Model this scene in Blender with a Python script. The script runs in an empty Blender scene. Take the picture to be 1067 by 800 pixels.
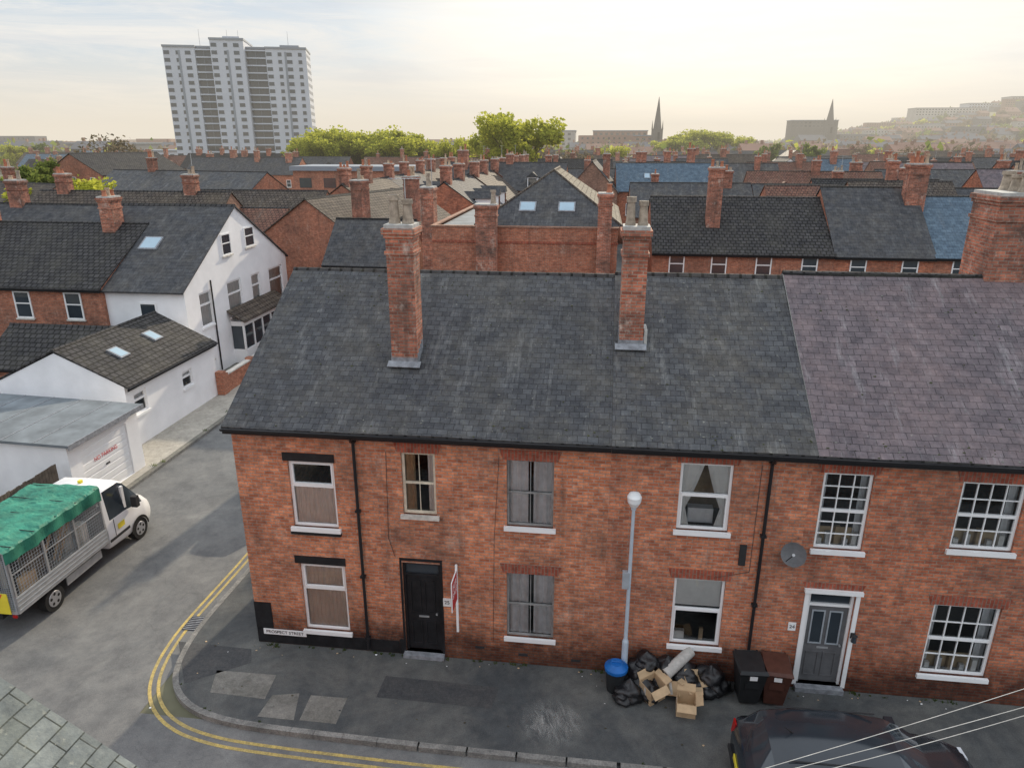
import bpy, math, random
from mathutils import Vector, Matrix, noise as mnoise
R=random.Random(11)
H=11.6; TH=math.radians(18.8); F=740.0
CAM=Vector((0,0,H))
def ray(px,py):
    x=(px-533.5)/F; y=-(py-400)/F
    return Vector((x, math.cos(TH)+y*math.sin(TH), -math.sin(TH)+y*math.cos(TH)))
def G(px,py,z=0.0):
    d=ray(px,py); s=(z-H)/d.z
    return CAM+d*s
A7=math.radians(7)
dU=Vector((math.cos(A7),-math.sin(A7),0)); nV=Vector((math.sin(A7),math.cos(A7),0))
O=Vector((-6.2,14.48,0))
def UV(u,v,z=0): return O+dU*u+nV*v+Vector((0,0,z))
def plane_uz(o,xd,yd,px,py):
    d=ray(px,py); s=(o-CAM).dot(yd)/d.dot(yd); p=CAM+d*s
    return (p-o).dot(xd), p.z
def FU(px,py): return plane_uz(O,dU,nV,px,py)
def FR(x0,x1,y0,y1,o=O,xd=dU,yd=nV):
    xc=(x0+x1)/2; yc=(y0+y1)/2
    return (plane_uz(o,xd,yd,x0,yc)[0],plane_uz(o,xd,yd,x1,yc)[0],plane_uz(o,xd,yd,xc,y1)[1],plane_uz(o,xd,yd,xc,y0)[1])

scene=bpy.context.scene
# ---------------------------------------------------------------- materials
def newmat(name):
    m=bpy.data.materials.new(name); m.use_nodes=True
    nt=m.node_tree; b=nt.nodes['Principled BSDF']
    return m,nt,b
def mixc(nt,fac,a,b,mode='MIX'):
    n=nt.nodes.new('ShaderNodeMix'); n.data_type='RGBA'; n.blend_type=mode
    for i,v in ((0,fac),(6,a),(7,b)):
        if hasattr(v,'links'): nt.links.new(v,n.inputs[i])
        else: n.inputs[i].default_value= v if i==0 else (v[0],v[1],v[2],1)
    return n.outputs[2]
def ramp(nt,inp,a,b,c0=(0,0,0,1),c1=(1,1,1,1)):
    r=nt.nodes.new('ShaderNodeValToRGB'); r.color_ramp.elements[0].position=a; r.color_ramp.elements[1].position=b
    r.color_ramp.elements[0].color=c0; r.color_ramp.elements[1].color=c1
    nt.links.new(inp,r.inputs[0]); return r.outputs[0]
def amt(nt,x,k):
    q=nt.nodes.new('ShaderNodeMath'); q.operation='MULTIPLY'; q.inputs[1].default_value=k; nt.links.new(x,q.inputs[0]); return q.outputs[0]
def noise(nt,co,scale,detail=5,rough=.6,sc=None,dist=0):
    if sc:
        mp=nt.nodes.new('ShaderNodeMapping'); mp.inputs['Scale'].default_value=sc; nt.links.new(co,mp.inputs[0]); co=mp.outputs[0]
    n=nt.nodes.new('ShaderNodeTexNoise'); n.inputs['Scale'].default_value=scale; n.inputs['Detail'].default_value=detail; n.inputs['Roughness'].default_value=rough; n.inputs['Distortion'].default_value=dist
    nt.links.new(co,n.inputs['Vector']); return n.outputs['Fac']
def plain(name,col,rough=.6,var=.25,scale=3,metal=0,bump=0,spec=.3):
    m,nt,b=newmat(name)
    tc=nt.nodes.new('ShaderNodeTexCoord')
    f=noise(nt,tc.outputs['Object'],scale)
    f=ramp(nt,f,.3,.7)
    c=mixc(nt,f,[x*(1-var) for x in col],[min(1,x*(1+var)) for x in col])
    nt.links.new(c,b.inputs['Base Color'])
    b.inputs['Roughness'].default_value=rough; b.inputs['Metallic'].default_value=metal
    b.inputs['Specular IOR Level'].default_value=spec
    if bump:
        bp=nt.nodes.new('ShaderNodeBump'); bp.inputs['Strength'].default_value=bump; bp.inputs['Distance'].default_value=.02
        nt.links.new(noise(nt,tc.outputs['Object'],scale*8),bp.inputs['Height']); nt.links.new(bp.outputs[0],b.inputs['Normal'])
    return m
def brickmat(name,c1,c2,mortar,bw=.225,rh=.075,ms=.011,stain=(.11,.085,.075),pale=(.62,.50,.42),stamt=.6,paleamt=.5,basedark=True,swap=False,lowc=(.24,.24,.26)):
    m,nt,b=newmat(name); L=nt.links
    tc=nt.nodes.new('ShaderNodeTexCoord'); uv=tc.outputs['UV']
    if swap:
        mp=nt.nodes.new('ShaderNodeMapping'); mp.inputs['Rotation'].default_value=(0,0,math.pi/2); L.new(uv,mp.inputs[0]); buv=mp.outputs[0]
    else: buv=uv
    br=nt.nodes.new('ShaderNodeTexBrick'); L.new(buv,br.inputs['Vector'])
    br.inputs['Color1'].default_value=(*c1,1); br.inputs['Color2'].default_value=(*c2,1); br.inputs['Mortar'].default_value=(*mortar,1)
    br.inputs['Scale'].default_value=1; br.inputs['Mortar Size'].default_value=ms; br.inputs['Mortar Smooth'].default_value=.3; br.inputs['Bias'].default_value=-.1
    br.inputs['Brick Width'].default_value=bw; br.inputs['Row Height'].default_value=rh
    col=br.outputs['Color']
    col=mixc(nt,amt(nt,ramp(nt,noise(nt,uv,.5,8,.7),.44,.68),stamt),col,stain)
    col=mixc(nt,amt(nt,ramp(nt,noise(nt,uv,1.7,8,.8,(1,.6,1)),.55,.72),paleamt),col,pale)
    col=mixc(nt,amt(nt,ramp(nt,noise(nt,uv,1.1,6,.7,(2.2,.18,1)),.53,.75),stamt*.8),col,stain)
    n3=ramp(nt,noise(nt,uv,5,7,.8),.28,.72,(.42,.40,.40,1),(1.38,1.32,1.26,1))
    col=mixc(nt,1.0,col,n3,'MULTIPLY')
    if basedark:
        sx=nt.nodes.new('ShaderNodeSeparateXYZ'); L.new(uv,sx.inputs[0])
        ad=nt.nodes.new('ShaderNodeMath'); ad.operation='MULTIPLY_ADD'; ad.inputs[1].default_value=2.0; ad.inputs[2].default_value=-.66
        L.new(noise(nt,uv,1.3,7,.7),ad.inputs[0])
        a2=nt.nodes.new('ShaderNodeMath'); a2.operation='SUBTRACT'; L.new(sx.outputs[1],a2.inputs[0]); L.new(ad.outputs[0],a2.inputs[1])
        rr=ramp(nt,a2.outputs[0],.02,.9,(*lowc,1),(1,1,1,1))
        col=mixc(nt,1.0,col,rr,'MULTIPLY')
    L.new(col,b.inputs['Base Color']); b.inputs['Roughness'].default_value=.88; b.inputs['Specular IOR Level'].default_value=.2
    bp=nt.nodes.new('ShaderNodeBump'); bp.inputs['Strength'].default_value=.6; bp.inputs['Distance'].default_value=.012; bp.invert=True
    L.new(br.outputs['Fac'],bp.inputs['Height']); L.new(bp.outputs[0],b.inputs['Normal'])
    return m
def slatemat(name,c1,c2,gap,bw=.26,rh=.2,patch=(.16,.15,.11),pamt=.45,rough=.8,ms=.008,moss=(.10,.10,.05),mamt=.3,streak=.3,spec=.15,lich=.0,pale=(.30,.30,.29),tone=(.50,1.5)):
    m,nt,b=newmat(name); L=nt.links
    tc=nt.nodes.new('ShaderNodeTexCoord'); uv=tc.outputs['UV']
    wn=nt.nodes.new('ShaderNodeTexNoise'); wn.inputs['Scale'].default_value=1.1; L.new(uv,wn.inputs['Vector'])
    vm=nt.nodes.new('ShaderNodeVectorMath'); vm.operation='MULTIPLY_ADD'; vm.inputs[1].default_value=(.07,.07,0); L.new(wn.outputs['Color'],vm.inputs[0]); L.new(uv,vm.inputs[2])
    br=nt.nodes.new('ShaderNodeTexBrick'); L.new(vm.outputs[0],br.inputs['Vector'])
    br.inputs['Color1'].default_value=(*c1,1); br.inputs['Color2'].default_value=(*c2,1); br.inputs['Mortar'].default_value=(*gap,1)
    br.inputs['Scale'].default_value=1; br.inputs['Mortar Size'].default_value=ms; br.inputs['Mortar Smooth'].default_value=.2
    br.inputs['Brick Width'].default_value=bw; br.inputs['Row Height'].default_value=rh
    col=br.outputs['Color']
    col=mixc(nt,amt(nt,ramp(nt,noise(nt,uv,.6,9,.75),.44,.70),pamt),col,patch)
    col=mixc(nt,amt(nt,ramp(nt,noise(nt,uv,4,8,.8),.56,.70),mamt),col,moss)
    col=mixc(nt,amt(nt,ramp(nt,noise(nt,uv,1.3,8,.85,(1.6,.22,1)),.54,.72),streak),col,pale)
    if lich: col=mixc(nt,amt(nt,ramp(nt,noise(nt,uv,11,3,.6),.64,.72),lich),col,(.34,.34,.29))
    n3=ramp(nt,noise(nt,uv,2.2,8,.8),.30,.70,(tone[0],tone[0],tone[0]*1.05,1),(tone[1],tone[1]*.98,tone[1]*.94,1))
    col=mixc(nt,1.0,col,n3,'MULTIPLY')
    L.new(col,b.inputs['Base Color']); b.inputs['Roughness'].default_value=rough; b.inputs['Specular IOR Level'].default_value=spec
    bp=nt.nodes.new('ShaderNodeBump'); bp.inputs['Strength'].default_value=.7; bp.inputs['Distance'].default_value=.02; bp.invert=True
    L.new(br.outputs['Fac'],bp.inputs['Height'])
    bp2=nt.nodes.new('ShaderNodeBump'); bp2.inputs['Strength'].default_value=.5; bp2.inputs['Distance'].default_value=.03
    L.new(noise(nt,uv,6,4,.7),bp2.inputs['Height']); L.new(bp.outputs[0],bp2.inputs['Normal']); L.new(bp2.outputs[0],b.inputs['Normal'])
    return m
def groundmat(name,c,c2,scale=.5,fine=40,var=.35,crack=0,rough=.85):
    m,nt,b=newmat(name); L=nt.links
    tc=nt.nodes.new('ShaderNodeTexCoord'); co=tc.outputs['Object']
    col=mixc(nt,ramp(nt,noise(nt,co,scale,8,.7,None,.6),.38,.64),c,c2)
    n3=ramp(nt,noise(nt,co,fine,3,.7),.3,.7,(1-var,)*3+(1,),(1+var,)*3+(1,))
    col=mixc(nt,1.0,col,n3,'MULTIPLY')
    n4=ramp(nt,noise(nt,co,scale*6,6,.75),.35,.65,(.80,.80,.81,1),(1.17,1.17,1.15,1)); col=mixc(nt,1.0,col,n4,'MULTIPLY')
    if crack:
        v=nt.nodes.new('ShaderNodeTexVoronoi'); v.feature='DISTANCE_TO_EDGE'; v.inputs['Scale'].default_value=.22
        wn=nt.nodes.new('ShaderNodeTexNoise'); wn.inputs['Scale'].default_value=1.0; wn.inputs['Detail'].default_value=8; L.new(co,wn.inputs['Vector'])
        vm=nt.nodes.new('ShaderNodeVectorMath'); vm.operation='MULTIPLY_ADD'; vm.inputs[1].default_value=(1.6,1.6,0); L.new(wn.outputs['Color'],vm.inputs[0]); L.new(co,vm.inputs[2]); L.new(vm.outputs[0],v.inputs['Vector'])
        ck=ramp(nt,v.outputs['Distance'],.0,.004,(.6,.6,.6,1),(1,1,1,1))
        col=mixc(nt,crack,col,mixc(nt,1.0,col,ck,'MULTIPLY'))
    L.new(col,b.inputs['Base Color']); b.inputs['Roughness'].default_value=rough; b.inputs['Specular IOR Level'].default_value=.25
    bp=nt.nodes.new('ShaderNodeBump'); bp.inputs['Strength'].default_value=.3; bp.inputs['Distance'].default_value=.01
    L.new(noise(nt,co,fine*1.5,2,.6),bp.inputs['Height']); L.new(bp.outputs[0],b.inputs['Normal'])
    return m
def glassmat(name,trans=.93):
    m,nt,b=newmat(name); L=nt.links
    nt.nodes.remove(b); out=nt.nodes['Material Output']
    tr=nt.nodes.new('ShaderNodeBsdfTransparent'); tr.inputs[0].default_value=(trans,trans,trans,1)
    gl=nt.nodes.new('ShaderNodeBsdfGlossy'); gl.inputs['Roughness'].default_value=.03; gl.inputs[0].default_value=(.9,.93,.95,1)
    fr=nt.nodes.new('ShaderNodeFresnel'); fr.inputs[0].default_value=1.75
    mx=nt.nodes.new('ShaderNodeMixShader'); L.new(fr.outputs[0],mx.inputs[0]); L.new(tr.outputs[0],mx.inputs[1]); L.new(gl.outputs[0],mx.inputs[2])
    L.new(mx.outputs[0],out.inputs[0]); return m
def leafmat(name,c1,c2):
    m,nt,b=newmat(name); L=nt.links; out=nt.nodes['Material Output']
    tc=nt.nodes.new('ShaderNodeTexCoord'); f=ramp(nt,noise(nt,tc.outputs['Object'],.9,4,.7),.35,.65)
    c=mixc(nt,f,c1,c2); L.new(c,b.inputs['Base Color']); b.inputs['Roughness'].default_value=.7; b.inputs['Specular IOR Level'].default_value=.1
    t=nt.nodes.new('ShaderNodeBsdfTranslucent'); L.new(c,t.inputs[0])
    mx=nt.nodes.new('ShaderNodeMixShader'); mx.inputs[0].default_value=.6; L.new(b.outputs[0],mx.inputs[1]); L.new(t.outputs[0],mx.inputs[2]); L.new(mx.outputs[0],out.inputs[0])
    return m
M={}
M['brick']=brickmat('brick_orange',(.80,.32,.17),(.46,.14,.07),(.44,.33,.27),stamt=.75,paleamt=.6)
M['brickB']=brickmat('brick_red',(.76,.29,.155),(.42,.125,.07),(.42,.31,.25),stamt=.7)
M['brickC']=brickmat('brick_deep',(.68,.24,.13),(.37,.11,.065),(.36,.27,.21),stamt=.6,paleamt=.3)
M['brickch']=brickmat('brick_chimney',(.66,.24,.15),(.32,.10,.065),(.40,.33,.27),stamt=1.0,paleamt=.95,basedark=False,pale=(.70,.62,.55))
M['brickbg']=brickmat('brick_background',(.58,.22,.13),(.39,.13,.08),(.36,.28,.22),basedark=False)
M['brickbg2']=brickmat('brick_brown',(.42,.23,.16),(.29,.14,.10),(.34,.28,.23),basedark=False)
M['soldier']=brickmat('brick_soldier',(.44,.12,.075),(.28,.07,.045),(.28,.19,.15),bw=.24,rh=.075,swap=True,basedark=False,stamt=.3,paleamt=.1)
M['slate']=slatemat('slate_dark',(.072,.076,.084),(.040,.042,.049),(.017,.017,.019),bw=.21,rh=.155,patch=(.10,.092,.078),pamt=.7,streak=.6,lich=.35,rough=.60,spec=.28,ms=.006,tone=(.42,1.6),pale=(.22,.22,.215))
M['slateB']=slatemat('slate_grey',(.080,.084,.091),(.044,.046,.053),(.018,.018,.021),bw=.21,rh=.155,patch=(.115,.102,.082),pamt=.75,streak=.75,lich=.4,rough=.60,spec=.28,ms=.006,tone=(.42,1.6),pale=(.23,.23,.22))
M['slateC']=slatemat('tile_purple',(.150,.122,.134),(.105,.088,.099),(.05,.042,.047),patch=(.205,.150,.150),pamt=.8,bw=.24,rh=.17,streak=1.0,moss=(.062,.062,.066),mamt=.85,rough=.6,spec=.25,pale=(.27,.255,.265),tone=(.5,1.5),lich=.3)
M['slatefg']=slatemat('slate_weathered',(.20,.22,.22),(.12,.135,.135),(.035,.04,.038),patch=(.19,.20,.16),bw=.26,rh=.16,ms=.006,lich=.6,streak=.4)
M['tile']=slatemat('tile_brown',(.12,.10,.085),(.08,.068,.06),(.025,.02,.02),bw=.3,rh=.28,ms=.03,patch=(.17,.14,.10))
M['tiled']=slatemat('tile_dark',(.065,.063,.065),(.045,.044,.047),(.015,.015,.015),bw=.3,rh=.28,ms=.035,patch=(.09,.085,.07),streak=.15)
M['tiler']=slatemat('tile_red',(.22,.11,.08),(.15,.08,.06),(.05,.03,.03),bw=.3,rh=.28,ms=.03,patch=(.2,.14,.1))
M['slateblue']=slatemat('slate_blue',(.11,.16,.21),(.085,.125,.17),(.04,.05,.07),patch=(.12,.16,.19),bw=.3,rh=.25)
M['slatebg']=slatemat('slate_distant',(.085,.088,.095),(.06,.063,.07),(.03,.03,.035),patch=(.115,.105,.09),bw=.3,rh=.25,pamt=.6)
M['sunlit_slope']=slatemat('tile_sunlit',(.30,.27,.22),(.24,.22,.18),(.12,.1,.08),patch=(.27,.24,.19),bw=.3,rh=.3,ms=.02,spec=.05,rough=.95)  # sunlight on the hip roof's right slope, put into the tile colour
M['white']=plain('upvc_white',(.84,.84,.84),.35,.04,2)
M['cream']=plain('painted_wood_cream',(.66,.60,.48),.5,.2,6)
M['render']=plain('white_render',(.84,.84,.85),.8,.08,.8,bump=.2)
M['black']=plain('black_paint',(.018,.018,.02),.45,.4,4,bump=.3)
M['greyframe']=plain('painted_wood_grey',(.26,.26,.255),.5,.3,5)
M['gutter']=plain('black_plastic',(.02,.02,.022),.35,.2,4)
M['dark']=plain('dark_interior',(.03,.03,.032),.8,.2,2)
M['stone']=plain('sill_stone',(.60,.57,.52),.8,.25,6)
M['mortar']=plain('flaunching',(.42,.42,.40),.9,.25,8)
M['lead']=plain('lead_flashing',(.24,.25,.27),.5,.35,8)
M['glass']=glassmat('window_glass')
M['glassd']=plain('dark_glass',(.035,.045,.055),.06,.3,.4,spec=.8)
M['curtain']=plain('curtain_cloth',(.80,.82,.84),.9,.14,5)
M['curtainw']=plain('net_curtain',(.88,.88,.86),.9,.08,4)
M['curtainb']=plain('curtain_brown',(.50,.38,.24),.9,.3,4)
M['pot']=plain('chimney_pot_buff',(.46,.34,.24),.8,.3,5)
M['potg']=plain('chimney_pot_weathered',(.34,.28,.22),.85,.4,7)
M['potr']=plain('chimney_pot_red',(.42,.17,.10),.8,.25,3)
M['doorgrey']=plain('door_grey',(.12,.12,.125),.5,.2,5)
M['metal']=plain('galvanised',(.42,.46,.50),.45,.1,6,metal=.3)
M['lampp']=plain('lamp_column_paint',(.46,.53,.60),.5,.12,3)
M['lampw']=plain('lamp_white',(.80,.82,.83),.3,.05,4)
M['road']=groundmat('asphalt_road',(.135,.138,.14),(.195,.195,.19),.3,60,.25,.4)
M['pave']=groundmat('asphalt_pavement',(.066,.072,.076),(.13,.13,.123),.45,50,.3,.4)
M['conc']=groundmat('concrete',(.34,.32,.28),(.45,.42,.37),.8,30,.15,.3)
M['slab']=groundmat('concrete_slab',(.15,.145,.13),(.23,.22,.20),1.2,30,.2,.2)
M['kerb']=groundmat('kerb_stone',(.16,.158,.15),(.27,.262,.245),1.5,30,.3)
M['yellow']=groundmat('yellow_paint',(.52,.39,.13),(.33,.27,.13),2.5,40,.3)
M['whitep']=groundmat('white_road_paint',(.6,.6,.58),(.45,.45,.43),3,50,.25)
M['ground']=groundmat('ground_earth',(.13,.13,.085),(.18,.17,.12),.02,.5,.3)
M['yard']=groundmat('yard',(.16,.16,.14),(.24,.22,.19),.3,10,.2)
M['hill']=groundmat('hillside',(.06,.075,.035),(.10,.105,.06),.01,.05,.35)
M['patch']=groundmat('asphalt_patch',(.055,.058,.062),(.08,.08,.08),2,50,.25)
M['leafy']=leafmat('leaves_spring',(.46,.46,.07),(.30,.33,.05))
M['leafg']=leafmat('leaves_green',(.12,.17,.04),(.18,.21,.05))
M['leafb']=leafmat('twigs_brown',(.16,.13,.085),(.11,.10,.07))
M['bark']=plain('bark',(.12,.09,.07),.9,.3,3)
M['wood']=plain('weathered_wood',(.14,.115,.09),.9,.35,4)
M['red']=plain('sign_red',(.55,.04,.05),.5,.1,3)
M['card']=plain('cardboard',(.50,.36,.22),.85,.15,5)
M['bag']=plain('bin_bag_black',(.012,.012,.014),.28,.2,8,bump=.5,spec=.6)
M['bluebag']=plain('blue_plastic',(.012,.12,.40),.4,.2,5)
M['binblk']=plain('wheelie_bin_black',(.02,.022,.024),.45,.2,5)
M['binbrn']=plain('wheelie_bin_brown',(.085,.035,.025),.5,.2,5)
M['carpet']=plain('carpet_grey',(.46,.44,.41),.95,.15,12)
M['rubber']=plain('tyre_rubber',(.02,.02,.02),.85,.2,5)
M['carpaint']=plain('car_paint_dark',(.022,.028,.036),.16,.1,2,spec=.6)
M['carwhite']=plain('car_paint_white',(.78,.79,.80),.25,.05,1,spec=.5)
M['cargrey']=plain('car_paint_grey',(.2,.21,.23),.25,.04,1,metal=.4)
M['carblue']=plain('car_paint_blue',(.03,.12,.3),.25,.04,1)
M['alloy']=plain('alloy',(.5,.5,.52),.3,.1,5,metal=.7)
M['alu']=plain('aluminium',(.45,.46,.47),.45,.15,5,metal=.5)
M['tarp']=plain('green_tarpaulin',(.03,.19,.13),.6,.4,2.5,bump=.5)
M['light']=plain('lamp_red_lens',(.35,.01,.01),.15,.1,5)
M['hlight']=plain('headlamp_lens',(.6,.62,.65),.1,.1,5)
M['sheet']=plain('felt_roof',(.16,.18,.195),.85,.3,1.2)
M['chev']=plain('chevron_yellow',(.75,.62,.05),.5,.1,3)
M['chevr']=plain('chevron_red',(.6,.04,.03),.5,.1,3)
M['tower']=plain('tower_panel',(.48,.51,.57),.7,.06,.1)
M['towerg']=plain('tower_grey_panel',(.22,.25,.29),.7,.1,.1)
M['bgA']=plain('city_brick',(.28,.17,.13),.9,.25,.05)
M['bgB']=plain('city_pale',(.38,.37,.35),.9,.25,.05)
M['bgC']=plain('city_grey',(.15,.15,.16),.9,.2,.05)
M['churchst']=plain('church_stone',(.13,.12,.11),.9,.2,.1)
M['skyglass']=plain('skylight_glass',(.30,.42,.50),.08,.1,1,spec=.8)
M['moss']=plain('moss_clump',(.075,.082,.04),.95,.3,20)
M['lichen']=plain('lichen_patch',(.17,.17,.15),.95,.3,20)
m,nt,b=newmat('pale_spill'); tc=nt.nodes.new('ShaderNodeTexCoord'); b.inputs['Base Color'].default_value=(.45,.45,.43,1); b.inputs['Roughness'].default_value=.9
vl=nt.nodes.new('ShaderNodeVectorMath'); vl.operation='LENGTH'; nt.links.new(tc.outputs['Object'],vl.inputs[0])
r1=ramp(nt,vl.outputs['Value'],.05,.8,(1,1,1,1),(0,0,0,1)); r2=ramp(nt,noise(nt,tc.outputs['Object'],2.2,9,.8,(1.5,.5,1),1.5),.42,.68)
mm=nt.nodes.new('ShaderNodeMath'); mm.operation='MULTIPLY'; nt.links.new(r1,mm.inputs[0]); nt.links.new(r2,mm.inputs[1]); nt.links.new(mm.outputs[0],b.inputs['Alpha']); M['spill']=m

# ---------------------------------------------------------------- mesh builder
class MB:
    def __init__(s): s.v=[]; s.f=[]; s.m=[]; s.ml=[]; s.uvo={}
    def mi(s,mat):
        mat=M[mat] if isinstance(mat,str) else mat
        if mat not in s.ml: s.ml.append(mat)
        return s.ml.index(mat)
    def poly(s,pts,mat,tb=None):
        if tb: s.uvo[len(s.f)]=tb
        i=len(s.v); s.v+= [tuple(p) for p in pts]; s.f.append(tuple(range(i,i+len(pts)))); s.m.append(s.mi(mat))
    def box(s,x0,x1,y0,y1,z0,z1,mat):
        i=len(s.v); s.v+=[(x0,y0,z0),(x1,y0,z0),(x1,y1,z0),(x0,y1,z0),(x0,y0,z1),(x1,y0,z1),(x1,y1,z1),(x0,y1,z1)]
        for f in ((0,3,2,1),(4,5,6,7),(0,1,5,4),(1,2,6,5),(2,3,7,6),(3,0,4,7)):
            s.f.append(tuple(i+k for k in f)); s.m.append(s.mi(mat))
    def extr(s,pts,vec,mat,mat2=None):
        n=len(pts); i=len(s.v); vec=Vector(vec); s.v+=[tuple(p) for p in pts]+[tuple(Vector(p)+vec) for p in pts]
        k=s.mi(mat); k2=s.mi(mat2 or mat)
        s.f.append(tuple(range(i+n-1,i-1,-1))); s.m.append(k); s.f.append(tuple(range(i+n,i+2*n))); s.m.append(k)
        for j in range(n):
            a=i+j;b=i+(j+1)%n; s.f.append((a,b,b+n,a+n)); s.m.append(k2)
    def cyl(s,p0,p1,r0,r1,n,mat,caps=True):
        p0=Vector(p0);p1=Vector(p1); ax=(p1-p0).normalized(); t=ax.orthogonal().normalized(); b=ax.cross(t)
        i=len(s.v); k=s.mi(mat)
        for p,r in ((p0,r0),(p1,r1)):
            for j in range(n):
                a=2*math.pi*j/n; s.v.append(tuple(p+(t*math.cos(a)+b*math.sin(a))*r))
        for j in range(n):
            a=i+j;c=i+(j+1)%n; s.f.append((a,c,c+n,a+n)); s.m.append(k)
        if caps:
            s.f.append(tuple(range(i+n-1,i-1,-1))); s.m.append(k); s.f.append(tuple(range(i+n,i+2*n))); s.m.append(k)
    def build(s,name,parent=None,smooth=None):
        me=bpy.data.meshes.new(name); me.from_pydata(s.v,[],s.f)
        for m in s.ml: me.materials.append(m)
        me.polygons.foreach_set('material_index',s.m)
        uvl=me.uv_layers.new(name='UVMap'); up=Vector((0,0,1))
        for p in me.polygons:
            n=p.normal
            if p.index in s.uvo: t,b=s.uvo[p.index]
            elif abs(n.z)>.97: t=Vector((1,0,0)); b=Vector((0,1,0))
            else:
                t=up.cross(n).normalized(); b=n.cross(t)
                if b.z<0: b=-b
            for li in p.loop_indices:
                c=me.vertices[me.loops[li].vertex_index].co; uvl.data[li].uv=(c.dot(t),c.dot(b))
        if smooth is not None:
            for p in me.polygons: p.use_smooth=True
            me.set_sharp_from_angle(angle=math.radians(smooth))
        me.update(); ob=bpy.data.objects.new(name,me); scene.collection.objects.link(ob)
        if parent: ob.parent=parent
        return ob
def empty(name,loc=(0,0,0),yaw=0,rx=0):
    e=bpy.data.objects.new(name,None); e.empty_display_size=.3; scene.collection.objects.link(e)
    e.location=loc; e.rotation_euler=(rx,0,yaw); return e
def text(name,s,size,loc,rot,mat,parent,ext=.002):
    c=bpy.data.curves.new(name,'FONT'); c.body=s; c.size=size; c.align_x='CENTER'; c.align_y='CENTER'; c.extrude=ext
    c.materials.append(M[mat]); o=bpy.data.objects.new(name,c); scene.collection.objects.link(o); o.location=loc; o.rotation_euler=rot; o.parent=parent; return o

# ---------------------------------------------------------------- building parts (local: x along facade, y inward, z up)
def wall_open(mb,W,z1,ops,mat,rev=.16,x0=0,y=0,z0=0):
    xs=sorted(set([x0,W]+[o[0] for o in ops]+[o[1] for o in ops])); zs=sorted(set([z0,z1]+[o[2] for o in ops]+[o[3] for o in ops]))
    for i in range(len(xs)-1):
        for j in range(len(zs)-1):
            cx=(xs[i]+xs[i+1])/2; cz=(zs[j]+zs[j+1])/2
            if any(o[0]<cx<o[1] and o[2]<cz<o[3] for o in ops): continue
            mb.poly([(xs[i],y,zs[j]),(xs[i+1],y,zs[j]),(xs[i+1],y,zs[j+1]),(xs[i],y,zs[j+1])],mat)
    for a,b,c,d in [o[:4] for o in ops]:
        mb.poly([(a,y,c),(a,y,d),(a,y+rev,d),(a,y+rev,c)],mat); mb.poly([(b,y,c),(b,y+rev,c),(b,y+rev,d),(b,y,d)],mat)
        mb.poly([(a,y,d),(b,y,d),(b,y+rev,d),(a,y+rev,d)],mat); mb.poly([(a,y,c),(a,y+rev,c),(b,y+rev,c),(b,y,c)],mat)
def curtain(mb,a,b,c,d,y,mat,amp=.025,per=.13):
    n=max(4,int((b-a)/per*4)); pts=[]
    for i in range(n+1):
        x=a+(b-a)*i/n; pts.append((x,y+amp*math.sin(i*1.57+.4*math.sin(i))))
    for i in range(n):
        mb.poly([(pts[i][0],pts[i][1],c),(pts[i+1][0],pts[i+1][1],c),(pts[i+1][0],pts[i+1][1],d),(pts[i][0],pts[i][1],d)],mat)
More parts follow.
